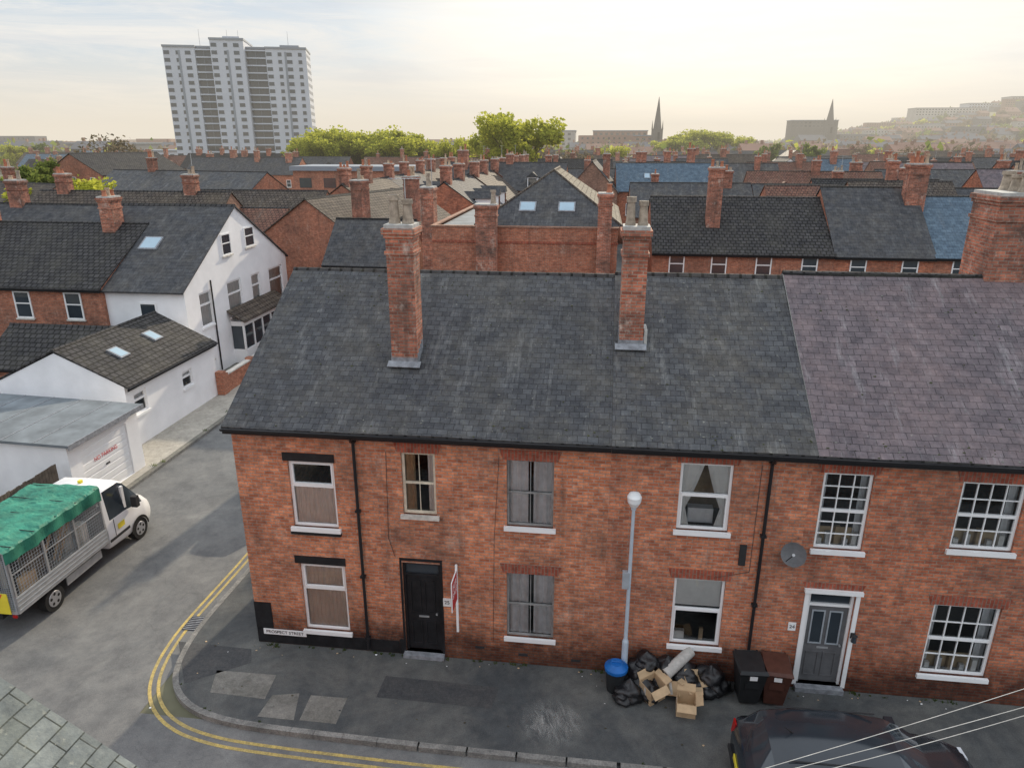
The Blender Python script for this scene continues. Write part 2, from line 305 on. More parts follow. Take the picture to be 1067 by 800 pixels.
def window(mb,a,b,c,d,style='upvc',fm='white',rev=.06,cur=None,sill='white',y=0,glass='glass'):
    f=.055 if style!='sashd' else .04; y0=y+rev; y1=y+rev+.06; w=b-a; h=d-c
    a0,b0=a+.003,b-.003; c0,d0=c+.003,d-.003
    mb.box(a0,a0+f,y0,y1,c0,d0,fm); mb.box(b0-f,b0,y0,y1,c0,d0,fm)
    mb.box(a0+f,b0-f,y0,y1,d0-f,d0,fm); mb.box(a0+f,b0-f,y0,y1,c0,c0+f,fm)
    ia,ib,ic,id_=a0+f,b0-f,c0+f,d0-f
    if style=='upvc':
        t=ic+(id_-ic)*.63; mb.box(ia,ib,y0-.004,y1,t-.03,t+.03,fm)
        for q in ((ia,ia+.035,t+.03,id_),(ib-.035,ib,t+.03,id_)): mb.box(q[0],q[1],y0-.012,y1,q[2],q[3],fm)
        mb.box(ia+.035,ib-.035,y0-.012,y1,id_-.035,id_,fm); mb.box(ia+.035,ib-.035,y0-.012,y1,t+.03,t+.065,fm)
    elif style=='upvc2':
        t=ic+(id_-ic)*.52; mb.box(ia,ib,y0-.01,y1,t-.035,t+.035,fm)
        mb.box(ia,ia+.03,y0-.008,y1,ic,t-.035,fm); mb.box(ib-.03,ib,y0-.008,y1,ic,t-.035,fm)
    elif style in('sash','sashd'):
        k=.018 if style=='sashd' else .025
        t=(ic+id_)/2; mb.box(ia,ib,y0+.01,y1+.02,t-k,t+k,fm)
        k=.007
        mb.box((ia+ib)/2-k,(ia+ib)/2+k,y0+.02,y1,ic,t-.025,fm); mb.box((ia+ib)/2-k,(ia+ib)/2+k,y0+.02,y1,t+.025,id_,fm)
    elif style.startswith('grid'):
        nx,nz=int(style[4]),int(style[5]); t=(ic+id_)/2; mb.box(ia,ib,y0-.008,y1,t-.03,t+.03,fm)
        for i in range(1,nx):
            x=ia+(ib-ia)*i/nx
            mb.box(x-.010,x+.010,y0+.01,y1-.01,ic,t-.03,fm); mb.box(x-.010,x+.010,y0+.01,y1-.01,t+.03,id_,fm)
        for i in range(1,nz):
            if i*2==nz: continue
            z=ic+(id_-ic)*i/nz; mb.box(ia,ib,y0+.012,y1-.012,z-.009,z+.009,fm)
    mb.poly([(ia,y1-.02,ic),(ib,y1-.02,ic),(ib,y1-.02,id_),(ia,y1-.02,id_)],glass)
    yc=y1+.035
    if cur=='full': curtain(mb,a,b,c,d,yc,'curtain')
    elif cur=='part':
        g=w*.12
        curtain(mb,a,(a+b)/2-g*.4,c,d,yc,'curtain',.03,.16); curtain(mb,(a+b)/2+g*.5,b,c,d,yc+.01,'curtain',.03,.16)
    elif cur=='net': curtain(mb,a,b,c,d,yc,'curtainw',.02,.1)
    elif cur=='half': curtain(mb,a,b,c,c+h*.62,yc,'curtainw',.02,.1)
    elif cur=='sides':
        curtain(mb,a,a+w*.36,c,d,yc,'curtainb'); curtain(mb,b-w*.26,b,c,d,yc,'curtainw')
    elif cur=='tied':
        for sgn,x0 in ((1,a),(-1,b)):
            n=14; 
            for i in range(n):
                z0=c+h*i/n; z1=c+h*(i+1)/n
                f_=lambda q: w*(.16+.34*max(0,(q-.3)/.7)**.8+.10*max(0,(.3-q)/.3))
                g0=f_(i/n); g1=f_((i+1)/n); K=5
                for q in range(K):
                    a0_,a1_=q/K,(q+1)/K; dy=.02*(q%2); dy1=.02*((q+1)%2)
                    mb.poly([(x0+sgn*g0*a0_,yc+dy,z0),(x0+sgn*g0*a1_,yc+dy1,z0),(x0+sgn*g1*a1_,yc+dy1,z1),(x0+sgn*g1*a0_,yc+dy,z1)],'curtainw')
        mb.box(a+w*.25,a+w*.75,yc+.2,yc+.4,c,c+h*.22,'curtain'); mb.box(a,b,yc+.9,yc+.92,c,d,'curtainb')
    elif cur=='blind':
        mb.poly([(a,yc,c+h*.55),(b,yc,c+h*.55),(b,yc,d),(a,yc,d)],'curtainw')
        mb.box(a+w*.1,a+w*.3,yc,yc+.1,c,c+h*.14,'curtainw'); mb.box(a+w*.6,a+w*.68,yc,yc+.06,c,c+h*.2,'curtainb')
    elif cur=='items':
        mb.box(a,b,yc+.12,yc+.14,c,c+h*.22,'curtainb')
        for i in range(5):
            x=a+w*(.14+.18*i); mb.box(x-.04,x+.06,yc,yc+.08,c,c+h*(.10+.08*((i*7)%3)),['curtainw','curtain','curtainb','curtain','curtainw'][i])
        curtain(mb,a,a+w*.16,c,d,yc+.1,'curtain'); curtain(mb,b-w*.16,b,c,d,yc+.1,'curtain')
    if sill:
        mb.box(a-.06,b+.06,y-.07,y+rev+.02,c-.10,c-.003,sill)
def pwindow(mb,a,b,c,d,fm='white',y=0,bars=1):
    f=.07; o=y-.05
    mb.box(a,a+f,o,y+.02,c,d,fm); mb.box(b-f,b,o,y+.02,c,d,fm); mb.box(a+f,b-f,o,y+.02,d-f,d,fm); mb.box(a+f,b-f,o,y+.02,c,c+f,fm)
    if bars: t=c+(d-c)*.55; mb.box(a+f,b-f,o+.01,y+.02,t-.03,t+.03,fm)
    mb.poly([(a+f,y-.02,c+f),(b-f,y-.02,c+f),(b-f,y-.02,d-f),(a+f,y-.02,d-f)],'glassd')
    mb.box(a-.05,b+.05,y-.10,y+.01,c-.08,c-.002,'stone')
def lintel(mb,a,b,z,h=.235,fl=.07,mat='soldier',y=0):
    mb.extr([(a-.08,y-.014,z+.002),(b+.08,y-.014,z+.002),(b+.08+fl,y-.014,z+h),(a-.08-fl,y-.014,z+h)],(0,.02,0),mat)
CR=random.Random(77)
def chimney(mb,x,y,w,d,z0,z1,npots=2,mat='brickch',pot=None,poth=.55,al='x',pr=.13):
    h=z1
    mb.box(x-w/2,x+w/2,y-d/2,y+d/2,z0,h-.62,mat)
    mb.box(x-w/2-.035,x+w/2+.035,y-d/2-.035,y+d/2+.035,h-.62,h-.545,mat)
    mb.box(x-w/2,x+w/2,y-d/2,y+d/2,h-.545,h-.26,mat)
    mb.box(x-w/2-.035,x+w/2+.035,y-d/2-.035,y+d/2+.035,h-.26,h-.18,mat)
    mb.box(x-w/2-.07,x+w/2+.07,y-d/2-.07,y+d/2+.07,h-.18,h-.06,mat)
    mb.box(x-w/2-.02,x+w/2+.02,y-d/2-.02,y+d/2+.02,h-.06,h+.02,'mortar')
    for i in range(npots):
        if pot is None and CR.random()<.2: continue
        t=(i+.5)/npots-.5; px,py=(x+t*w,y) if al=='x' else (x,y+t*d)
        pm=pot or CR.choice(['pot','potr','potr','potg'])
        r=min(pr,.36*(w if al=='x' else d)/npots); hh=poth*((1 if i%2==0 else .86) if pot else CR.choice([.45,.6,.8,1.0,1.25]))
        mb.cyl((px,py,h+.02),(px,py,h+.10),r*1.25,r*1.1,10,pm); mb.cyl((px,py,h+.10),(px,py,h+hh*.82),r*1.05,r*.85,10,pm); mb.cyl((px,py,h+hh*.82),(px,py,h+hh),r*1.12,r*1.12,10,pm)
        mb.cyl((px,py,h+hh+.001),(px,py,h+hh+.004),r*.85,r*.85,10,'dark')
    if pot is None and CR.random()<.25:
        z=h; mb.cyl((x+w*.3,y,z),(x+w*.3,y,z+1.5),.02,.02,5,'alu'); mb.cyl((x+w*.3-.5,y,z+1.45),(x+w*.3+.5,y,z+1.45),.012,.012,4,'alu')
        for q in range(7): mb.cyl((x+w*.3-.45+q*.15,y-.2,z+1.45),(x+w*.3-.45+q*.15,y+.2,z+1.45),.008,.008,4,'alu')
def roof_e(mb,W,D,ze,zr,mat,ov=.27,ovs=.05,th=.07,x0=0,ovs2=None,gut=True,mat2=None,ridge=True,sag=0,seed=0):
    sl=(zr-ze)/(D/2); zo=ze-ov*sl; xa=x0-ovs; xb=W+(ovs if ovs2 is None else ovs2); m=D/2
    if sag:
        t=Vector((1,0,0)); b=Vector((0,1,sl)).normalized(); nx=int((xb-xa)/.3); ny=16
        def P(i,j):
            x=xa+(xb-xa)*i/nx; y=-ov+(m+ov)*j/ny; e=min(1,i/3,(nx-i)/3)
            dz=sag*(mnoise.noise(Vector((x*.55+seed,y*.6,0)))*1.4+.5*mnoise.noise(Vector((x*2.1+seed,y*2.1,5))))-sag*1.2*math.sin(math.pi*min(1,max(0,j/ny)))
            if j==0: dz*=.6
            if j==ny: dz*=.5
            return (x,y,zo+(y+ov)*sl+dz*(.3+.7*e))
        for i in range(nx):
            for j in range(ny): mb.poly([P(i,j),P(i+1,j),P(i+1,j+1),P(i,j+1)],mat,(t,b))
        for i in range(nx):
            p,q=P(i,0),P(i+1,0); mb.poly([(p[0],p[1],p[2]-.05),(q[0],q[1],q[2]-.05),q,p],'tiled')
        for i,xx in ((0,xa),(nx,xb)):
            for j in range(ny):
                p,q=P(i,j),P(i,j+1); mb.poly([p,q,(q[0],q[1],q[2]-th),(p[0],p[1],p[2]-th)],'mortar')
        mb.poly([(xa,-ov,zo-.075),(xb,-ov,zo-.075),(xb,m,zr-.12),(xa,m,zr-.12)],'tiled')
        rr=random.Random(seed*7+1)
        for k in range(int((xb-xa)*16)):
            i=rr.uniform(.2,nx-.2); j=rr.choice([rr.uniform(0,1.2),rr.uniform(0,ny-1),rr.uniform(ny-4,ny-.3)]); ii,jj=int(i),int(j)
            a=Vector(P(ii,jj)); bb=Vector(P(ii+1,jj)); c=Vector(P(ii,jj+1)); p=a+(bb-a)*(i-ii)+(c-a)*(j-jj)
            r=rr.uniform(.008,.028); mt=rr.choice(['moss','moss','lichen']); n_=rr.randint(5,7); up_=Vector((0,-sl,1)).normalized()
            ring=[p+up_*.006+(t*math.cos(2*math.pi*q/n_)*rr.uniform(.6,1.6)+b*math.sin(2*math.pi*q/n_)*rr.uniform(.5,1.0))*r for q in range(n_)]
            top=p+up_*(.010+(.015 if mt=='moss' else 0))
            for q in range(n_): mb.poly([ring[q],ring[(q+1)%n_],top],mt)
    else:
        mb.extr([(xa,-ov,zo),(xb,-ov,zo),(xb,m,zr),(xa,m,zr)],(0,0,-th),mat)
    mb.extr([(xa,m,zr),(xb,m,zr),(xb,D+ov,zo),(xa,D+ov,zo)],(0,0,-th),mat2 or mat)
    if ridge:
        x=xa
        while x<xb-.05:
            e=min(x+.45,xb); dz=(.008*mnoise.noise(Vector((x*3,0,0)))-(sag*.5 if sag else 0)); w_=.10
            mb.extr([(x,m-w_,zr-w_*sl+.015+dz),(x,m-w_*.5,zr+.030+dz),(x,m,zr+.045+dz),(x,m+w_*.5,zr+.030+dz),(x,m+w_,zr-w_*sl+.015+dz),(x,m,zr-.06)],(e-x-.003,0,0),'tiled'); x=e
    if gut:
        yy=-ov-.08
        mb.extr([(xa,yy,zo-.03),(xa,yy+.02,zo-.09),(xa,yy+.09,zo-.10),(xa,yy+.10,zo-.03)],(xb-xa,0,0),'gutter')
        mb.box(xa,xb,-ov+.025,-ov+.045,zo-.18,zo-th-.012,'gutter')
    return zo
def roof_g(mb,W,D,ze,zr,mat,ov=.2,th=.07,mat2=None):
    sl=(zr-ze)/(W/2); zo=ze-ov*sl
    mb.extr([(-ov,-.1,zo),(W/2,-.1,zr),(W/2,D+.1,zr),(-ov,D+.1,zo)],(0,0,-th),mat)
    mb.extr([(W/2,-.1,zr),(W+ov,-.1,zo),(W+ov,D+.1,zo),(W/2,D+.1,zr)],(0,0,-th),mat2 or mat)
    mb.extr([(W/2-.13,-.1,zr-.13*sl+.02),(W/2,-.1,zr+.07),(W/2+.13,-.1,zr-.13*sl+.02),(W/2,-.1,zr-.02)],(0,D+.2,0),'tiled')
def walls_e(mb,W,D,ze,zr,mat,ops=(),left=True,right=True,z0=0):
    ze2=ze-.09; zr2=zr-.13
    wall_open(mb,W,ze2,ops,mat,z0=z0)
    mb.poly([(W,D,z0),(0,D,z0),(0,D,ze2),(W,D,ze2)],mat)
    if left: mb.poly([(0,D,z0),(0,0,z0),(0,0,ze2),(0,D/2,zr2),(0,D,ze2)],mat)
    if right: mb.poly([(W,0,z0),(W,D,z0),(W,D,ze2),(W,D/2,zr2),(W,0,ze2)],mat)
def walls_g(mb,W,D,ze,zr,mat,ops=()):
    ze2=ze-.07; zr2=zr-.07
    wall_open(mb,W,ze2,ops,mat); mb.poly([(0,0,ze2),(W,0,ze2),(W/2,0,zr2)],mat)
    mb.poly([(W,D,0),(0,D,0),(0,D,ze2),(W/2,D,zr2),(W,D,ze2)],mat)
    mb.poly([(0,D,0),(0,0,0),(0,0,ze2),(0,D,ze2)],mat); mb.poly([(W,0,0),(W,D,0),(W,D,ze2),(W,0,ze2)],mat)
def skylight(mb,x,y,z,w,h,sl):
    n=Vector((0,-sl,1)).normalized(); t=Vector((0,1,sl)).normalized(); c=Vector((x,y,z))
    def P(a,b,o): return c+Vector((a,0,0))+t*b+n*o
    mb.extr([P(-w/2,-h/2,.0),P(w/2,-h/2,.0),P(w/2,h/2,.0),P(-w/2,h/2,.0)],n*.07,'lead')
    mb.poly([P(-w/2+.07,-h/2+.07,.075),P(w/2-.07,-h/2+.07,.075),P(w/2-.07,h/2-.07,.075),P(-w/2+.07,h/2-.07,.075)],'skyglass')

YAW=-A7
# ---------------------------------------------------------------- MAIN TERRACE
def uof(px,py): return FU(px,py)[0]
uA=uof(637,470); uB=uof(849,475); uC=24.0
DEP=8.5; ZE=5.95
ZRA,ZRB,ZRC=8.46,8.52,8.63
def dentils(mb,x0,x1,mat,y=0):
    mb.box(x0,x1,y-.035,y+.01,5.60,5.675,mat)
    x=x0+.05
    while x<x1-.12:
        mb.box(x,x+.11,y-.075,y+.01,5.677,5.75,mat); x+=.225
    mb.box(x0,x1,y-.09,y+.01,5.752,5.84,mat)
def downpipe(mb,x,z1,z0=.1,xb=None):
    r=.036; xb=x if xb is None else xb
    mb.cyl((x,-.27,z1),(x,-.06,z1-.22),r,r,8,'gutter'); mb.cyl((x,-.06,z1-.2),(xb,-.06,z0),r,r,8,'gutter')
    for k in range(4):
        z=z0+.3+k*(z1-z0-.5)/3; xx=xb+(x-xb)*(z-z0)/(z1-z0); mb.box(xx-.06,xx+.06,-.105,.002,z,z+.05,'gutter')
def aerial(mb,x,y,z,h=1.2):
    mb.cyl((x,y,z),(x,y,z+h),.012,.012,6,'alu'); mb.cyl((x-.35,y,z+h),(x+.35,y,z+h),.008,.008,5,'alu')
    for i in range(8): mb.cyl((x-.33+i*.09,y-.16,z+h),(x-.33+i*.09,y+.16,z+h),.005,.005,4,'alu')
def roofpt(px,py,ZR):
    sl=(ZR-ZE)/(DEP/2)
    d=ray(px,py)
    a=d.z-sl*d.dot(nV); b=ZE+sl*(CAM-O).dot(nV)-H
    s=b/a; p=CAM+d*s
    return (p-O).dot(dU),(p-O).dot(nV),p.z
def flash(mb,x,w,y,z,d,sl):
    mb.extr([(x-w/2-.08,y-.16,z-.16*sl+.035),(x+w/2+.08,y-.16,z-.16*sl+.035),(x+w/2+.08,y-.005,z+.035),(x-w/2-.08,y-.005,z+.035)],(0,0,.012),'lead')
    mb.box(x-w/2-.012,x+w/2+.012,y-.012,y-.002,z-.1,z+.13,'lead')
    for s_ in (-1,1):
        for k in range(4):
            yy=y+d*k/4; mb.box(min(x+s_*w/2,x+s_*(w/2+.012)),max(x+s_*w/2,x+s_*(w/2+.012)),yy+.002,yy+d/4,z+(yy-y)*sl-.05,z+(yy-y)*sl+.22,'lead')

# House A
eA=empty('brick_house',O,YAW)
w1=FR(303,350,481,549); w2=FR(316,362,588,656); w3=FR(419,454,472,536); w4=FR(528,577,480,549); w5=FR(528,577,598,664); dA=FR(421,460,587,674)
dA=(dA[0],dA[1],.10,dA[3])
ops=[w1,w2,w3,w4,w5,dA]
mb=MB(); walls_e(mb,uA,DEP,ZE,ZRA,'brick',ops,right=False); dentils(mb,0,uA-.003,'brick')
for w in (w3,w4,w5): lintel(mb,w[0],w[1],w[3])
mb.build('walls',eA)
mb=MB()
for w in (w1,w2): mb.box(w[0]-.10,w[1]+.03,-.02,.01,w[3]+.002,w[3]+.20,'black')
mb.box(-.006,w2[0]-.06,-.012,.01,.02,.42,'black'); mb.box(w2[0]-.058,dA[0]-.16,-.012,.01,.02,w2[2]-.14,'black')
mb.box(-.008,.42,-.013,.01,.43,1.16,'black')
mb.box(dA[0]-.15,dA[0]-.003,-.013,.01,.02,.42,'black')
mb.box(dA[0]-.05,dA[0]-.002,-.012,.02,.43,dA[3]+.05,'black'); mb.box(dA[1]+.002,dA[1]+.05,-.012,.02,.1,dA[3]+.05,'black'); mb.box(dA[0]-.05,dA[1]+.05,-.012,.02,dA[3]+.052,dA[3]+.12,'black')
mb.build('painted_trim',eA)
mb=MB(); roof_e(mb,uA-.004,DEP,ZE,ZRA,'slate',ovs=.06,ovs2=0,sag=.03,seed=1); mb.build('roof',eA)
mb=MB(); window(mb,*w1,'upvc',cur='half',sill='white'); mb.box(w1[0]-.06,w1[1]+.06,-.075,.05,w1[2]-.17,w1[2]-.103,'black'); mb.build('window',eA)
mb=MB(); window(mb,*w2,'upvc',cur='net'); mb.build('window',eA)
mb=MB(); window(mb,*w3,'sash','cream',cur='sides',sill='stone'); mb.build('window',eA)
mb=MB(); window(mb,*w4,'sashd','greyframe',cur='part',sill='white'); mb.build('window',eA)
mb=MB(); window(mb,*w5,'sashd','greyframe',cur='part',sill='white'); mb.build('window',eA)
def door(e,a,b,c,d,mat,frame,fan=.35,glazed=False):
    mb=MB(); y=.10
    mb.box(a+.003,a+.06,y-.04,y+.06,c,d-.003,frame); mb.box(b-.06,b-.003,y-.04,y+.06,c,d-.003,frame); mb.box(a+.06,b-.06,y-.04,y+.06,d-.06,d-.003,frame)
    t=d-fan; mb.box(a+.06,b-.06,y-.03,y+.06,t-.04,t+.02,frame)
    mb.poly([(a+.06,y+.02,t+.02),(b-.06,y+.02,t+.02),(b-.06,y+.02,d-.06),(a+.06,y+.02,d-.06)],'glassd')
    A,B=a+.063,b-.063; mb.box(A,B,y+.0,y+.05,c+.02,t-.042,mat)
    w=(B-A); hh=t-c
    for i in range(2):
        x0=A+.08+i*(w-.10)/2; x1=x0+(w-.10)/2-.08
        for q,(z0,z1) in enumerate(((c+.18,c+hh*.40),(c+hh*.50,t-.16))):
            mt='metal' if (glazed and q) else mat
            mb.box(x0,x1,y-.018,y-.001,z0,z0+.03,mt); mb.box(x0,x1,y-.018,y-.001,z1-.03,z1,mt); mb.box(x0,x0+.03,y-.018,y-.001,z0+.03,z1-.03,mt); mb.box(x1-.03,x1,y-.018,y-.001,z0+.03,z1-.03,mt)
            if glazed and q: mb.poly([(x0+.03,y-.004,z0+.03),(x1-.03,y-.004,z0+.03),(x1-.03,y-.004,z1-.03),(x0+.03,y-.004,z1-.03)],'glassd')
    mb.box((A+B)/2-.12,(A+B)/2+.12,y-.012,y-.001,c+hh*.44,c+hh*.44+.045,'alu'); mb.cyl((B-.07,y-.05,c+hh*.5),(B-.07,y,c+hh*.5),.025,.02,10,'alu')
    mb.box(a-.04,b+.04,-.16,.12,0.004,c,'lead')
    mb.build('door',e)
door(eA,*dA,'black','black')
mb=MB(); pl=FR(462,470,623,631); mb.box(pl[0],pl[1],-.02,.004,pl[2],pl[3],'white'); mb.build('number_plate',eA); text('house_number','25',.13,((pl[0]+pl[1])/2,-.024,(pl[2]+pl[3])/2),(math.pi/2,0,0),'black',eA)
mb=MB(); pa=FU(368,455)[0]; downpipe(mb,pa,5.68); mb.build('downpipe',eA)
mb=MB()
def cable(mb,pts,r=.008,mat='dark',y=-.012):
    for p,q in zip(pts[:-1],pts[1:]): mb.cyl((p[0],y,p[1]),(q[0],y,q[1]),r,r,5,mat,False)
q=[FU(402,470),FU(405,560),FU(412,580)]; cable(mb,[(a,b) for a,b in q],.005)
q=[FU(520,476),FU(515,560),FU(514,668)]; cable(mb,[(a,b) for a,b in q],.004)
for px_,py_ in ((500,674),(545,682),(600,688)):
    a,b=FU(px_,py_); b=max(b,.14); mb.box(a-.11,a+.11,-.006,.002,b-.035,b+.035,'dark')
mb.build('wall_fittings',eA)
x,y,z=roofpt(422,378,ZRA); mb=MB(); chimney(mb,x,y+.28,.60,.56,z-.6,9.9,2,poth=.62,pot='potg',pr=.12); flash(mb,x,.60,y,z,.5,.59); mb.build('chimney',eA)
mb=MB(); aerial(mb,x+.05,y+.5,9.9,.95); mb.build('tv_aerial',eA)
sp=FR(274,318,641,650)
mb=MB(); mb.box(sp[0],sp[1],-.03,-.014,.27,.42,'white'); mb.build('street_name_plate',eA)
text('street_name','PROSPECT STREET',.115,((sp[0]+sp[1])/2,-.033,.345),(math.pi/2,0,0),'black',eA)

# House B
eB=empty('brick_house',UV(uA,0),YAW)
def sh(w,o): return (w[0]-o,w[1]-o,w[2],w[3])
b1=sh(FR(707,762,483,553),uA); b2=sh(FR(700,753,603,672),uA); WB=uB-uA
mb=MB(); walls_e(mb,WB,DEP,ZE,ZRB,'brickB',[b1,b2],left=True,right=False); dentils(mb,0,WB-.003,'brickB')
for w in (b1,b2): lintel(mb,w[0],w[1],w[3])
mb.build('walls',eB)
mb=MB(); roof_e(mb,WB-.004,DEP,ZE,ZRB,'slateB',ovs=0,ovs2=0,sag=.03,seed=7); mb.build('roof',eB)
mb=MB(); window(mb,*b1,'upvc2',cur='tied'); mb.build('window',eB)
mb=MB(); window(mb,*b2,'upvc2',cur='blind'); mb.build('window',eB)
mb=MB(); x0=FU(806,470)[0]-uA; downpipe(mb,x0,5.68); cable(mb,[(x0-.18,5.4),(x0-.18,2.9),(x0-.9,2.7)],.005); mb.box(.6,.82,-.006,.002,.2,.27,'dark'); mb.box(3.6,3.82,-.006,.002,.2,.27,'dark'); mb.build('downpipe',eB)
x,y,z=roofpt(657,360,ZRB); x-=uA; mb=MB(); chimney(mb,x,y+.28,.54,.56,z-.6,9.86,2,poth=.62,pot='potg',pr=.12); flash(mb,x,.54,y,z,.5,.6)
mb.box(x+.29,x+.36,y+.02,y+.6,z+.0,z+.36,'mortar'); mb.build('chimney',eB)
mb=MB(); vv=sh(FR(770,777,567,588),uA); mb.box(vv[0],vv[1],-.05,.002,vv[2],vv[3],'dark'); mb.build('wall_vent',eB)  # small dark vent on the wall

# House C
eC=empty('brick_house',UV(uB,0),YAW)
WC=uC-uB
c1=sh(FR(853,905,493,573),uB); c2=sh(FR(996,1064,503,574),uB); c3=sh(FR(965,1036,631,704),uB); dC=sh(FR(836,884,617,714),uB); dC=(dC[0],dC[1],.12,dC[3])
c4=(c2[0]+3.4,c2[1]+3.4,c2[2],c2[3]); c5=(c3[0]+3.4,c3[1]+3.4,c3[2],c3[3])
mb=MB(); walls_e(mb,WC,DEP,ZE,ZRC,'brickC',[c1,c2,c3,dC,c4,c5],left=True); dentils(mb,0,WC,'brickC')
for w in (c1,c2,c3,dC,c4,c5): lintel(mb,w[0],w[1],w[3])
mb.build('walls',eC)
mb=MB(); roof_e(mb,WC,DEP,ZE,ZRC,'slateC',ovs=0,sag=.03,seed=15); mb.build('roof',eC)
for w,s,cu in ((c1,'grid36','items'),(c2,'grid44','items'),(c3,'grid44','items'),(c4,'grid44','net'),(c5,'grid44','net')):
    mb=MB(); window(mb,*w,s,cur=cu); mb.build('window',eC)
door(eC,*dC,'doorgrey','white',glazed=True)
mb=MB(); mb.box(dC[0]-.09,dC[0]-.003,-.025,.02,.1,dC[3]+.0,'white'); mb.box(dC[1]+.003,dC[1]+.09,-.025,.02,.1,dC[3]+.0,'white'); mb.box(dC[0]-.12,dC[1]+.12,-.08,.01,dC[3]+.003,dC[3]+.09,'white'); mb.build('door_surround',eC)
mb=MB(); pl=sh(FR(821,829,648,656),uB); mb.box(pl[0],pl[1],-.02,.004,pl[2],pl[3],'white'); mb.build('number_plate',eC); text('house_number','24',.12,((pl[0]+pl[1])/2,-.024,(pl[2]+pl[3])/2),(math.pi/2,0,0),'black',eC)
wl=FU(888,661); mb=MB(); xx=wl[0]-uB; mb.box(xx-.05,xx+.05,-.03,.002,wl[1]-.07,wl[1]+.07,'dark'); mb.cyl((xx,-.12,wl[1]-.09),(xx,-.12,wl[1]+.06),.06,.045,10,'glassd'); mb.cyl((xx,-.12,wl[1]+.06),(xx,-.12,wl[1]+.10),.07,.02,10,'dark'); mb.cyl((xx,-.03,wl[1]+.04),(xx,-.12,wl[1]+.08),.012,.012,6,'dark'); mb.build('wall_lantern',eC)
mb=MB(); ux,_=plane_uz(UV(0,DEP/2+.3),dU,nV,1043,284); ux-=uB
chimney(mb,ux,DEP/2+.45,1.15,1.25,7.9,10.5,3,poth=.45,al='y',pot='potg'); mb.build('chimney',eC)

# satellite dish
s=FU(823,569); e=empty('satellite_dish',UV(s[0],0,s[1]),YAW)
mb=MB(); n=18
C=Vector((0,-.32,0)); ax=Vector((-.25,-.8,.45)).normalized(); t=ax.orthogonal().normalized(); b_=ax.cross(t)
prev=None
for ri in range(5):
    r=.25*ri/4; of=ax*(.08*(ri/4)**2)
    ring=[C+of+(t*math.cos(a)*r+b_*math.sin(a)*r) for a in [2*math.pi*k/n for k in range(n)]]
    if prev:
        for k in range(n): mb.poly([prev[k],prev[(k+1)%n],ring[(k+1)%n],ring[k]],'doorgrey')
    prev=ring
mb.cyl((0,0,-.1),C,.02,.02,6,'dark'); mb.cyl(C+t*.24,C+ax*.36,.010,.010,6,'dark'); mb.cyl(C+ax*.33,C+ax*.40,.03,.03,8,'alu'); mb.box(-.06,.06,-.02,.0,-.2,0,'dark'); mb.build('dish',e)

# estate agent sign
s=FU(478,655); e=empty('for_sale_sign',UV(s[0],-.02,0),YAW)
mb=MB(); mb.box(-.025,.025,-.09,-.04,s[1],2.62,'white'); mb.box(-.012,.012,-.62,-.09,1.75,2.5,'white')
mb.poly([(-.014,-.61,1.76),(-.014,-.10,1.76),(-.014,-.10,2.49),(-.014,-.61,2.49)],'red'); mb.poly([(.014,-.10,1.76),(.014,-.61,1.76),(.014,-.61,2.49),(.014,-.10,2.49)],'red')
mb.poly([(-.0155,-.59,1.80),(-.0155,-.12,1.80),(-.0155,-.12,1.98),(-.0155,-.59,1.98)],'white'); mb.build('board',e)
text('lettering','FOR\nSALE',.2,(.0165,-.355,2.2),(math.pi/2,0,math.pi/2),'white',e); text('lettering','FOR\nSALE',.2,(-.0165,-.355,2.22),(math.pi/2,0,-math.pi/2),'white',e)

# street lamp
lp=UV(FU(650,680)[0],-.30)
e=empty('street_lamp',lp,YAW)
d=ray(651,517); s_=(lp.y)/d.y; zt=H+d.z*s_
mb=MB(); mb.cyl((0,0,0),(0,0,1.1),.075,.07,14,'lampp'); mb.cyl((0,0,1.1),(0,0,1.18),.07,.045,14,'lampp'); mb.cyl((0,0,1.18),(0,0,zt-.25),.045,.035,12,'lampp')
mb.box(-.15,.0,-.06,.06,zt-2.2,zt-1.80,'metal'); mb.cyl((0,0,zt-.3),(0,0,zt-.2),.055,.055,12,'lampp')
for z0,z1,r0,r1 in ((zt-.2,zt-.1,.08,.135),(zt-.1,zt+.02,.135,.15),(zt+.02,zt+.09,.15,.11),(zt+.09,zt+.12,.11,.03)): mb.cyl((0,-.05,z0),(0,-.05,z1),r0,r1,18,'lampw')
mb.build('lamp_column',e,smooth=40)

# ---------------------------------------------------------------- ground, roads
def sheet(name,pts,z,mat,parent=None):
    mb=MB(); mb.poly([Vector((p[0],p[1],z)) for p in pts],mat); return mb.build(name,parent)
mb=MB(); mb.poly([(-4500,-300,-.128),(4500,-300,-.128),(4500,7000,-.128),(-4500,7000,-.128)],'ground'); mb.build('ground')
def uvp(l): return [UV(*p) for p in l]
sheet('road',uvp([(-60,-9.9),(60,-9.9),(60,-2.4),(-1.6,-2.4),(-1.6,130),(-8.5,130),(-8.5,-2.4),(-60,-2.4)]),-.12,'road')
kerb=[(60,-2.70),(5.9,-2.70),(2.5,-2.64),(.9,-2.58),(.3,-2.5),(-.3,-2.36),(-.85,-2.08),(-1.3,-1.65),(-1.58,-1.1),(-1.75,-.4),(-1.84,.5),(-1.80,2),(-1.75,4),(-1.75,120)]
def smoothpl(p,it=2):
    for _ in range(it):
        q=[p[0]]
        for a,b in zip(p[:-1],p[1:]):
            q.append((a[0]*.75+b[0]*.25,a[1]*.75+b[1]*.25)); q.append((a[0]*.25+b[0]*.75,a[1]*.25+b[1]*.75))
        q.append(p[-1]); p=q
    return p
ks=smoothpl(kerb)
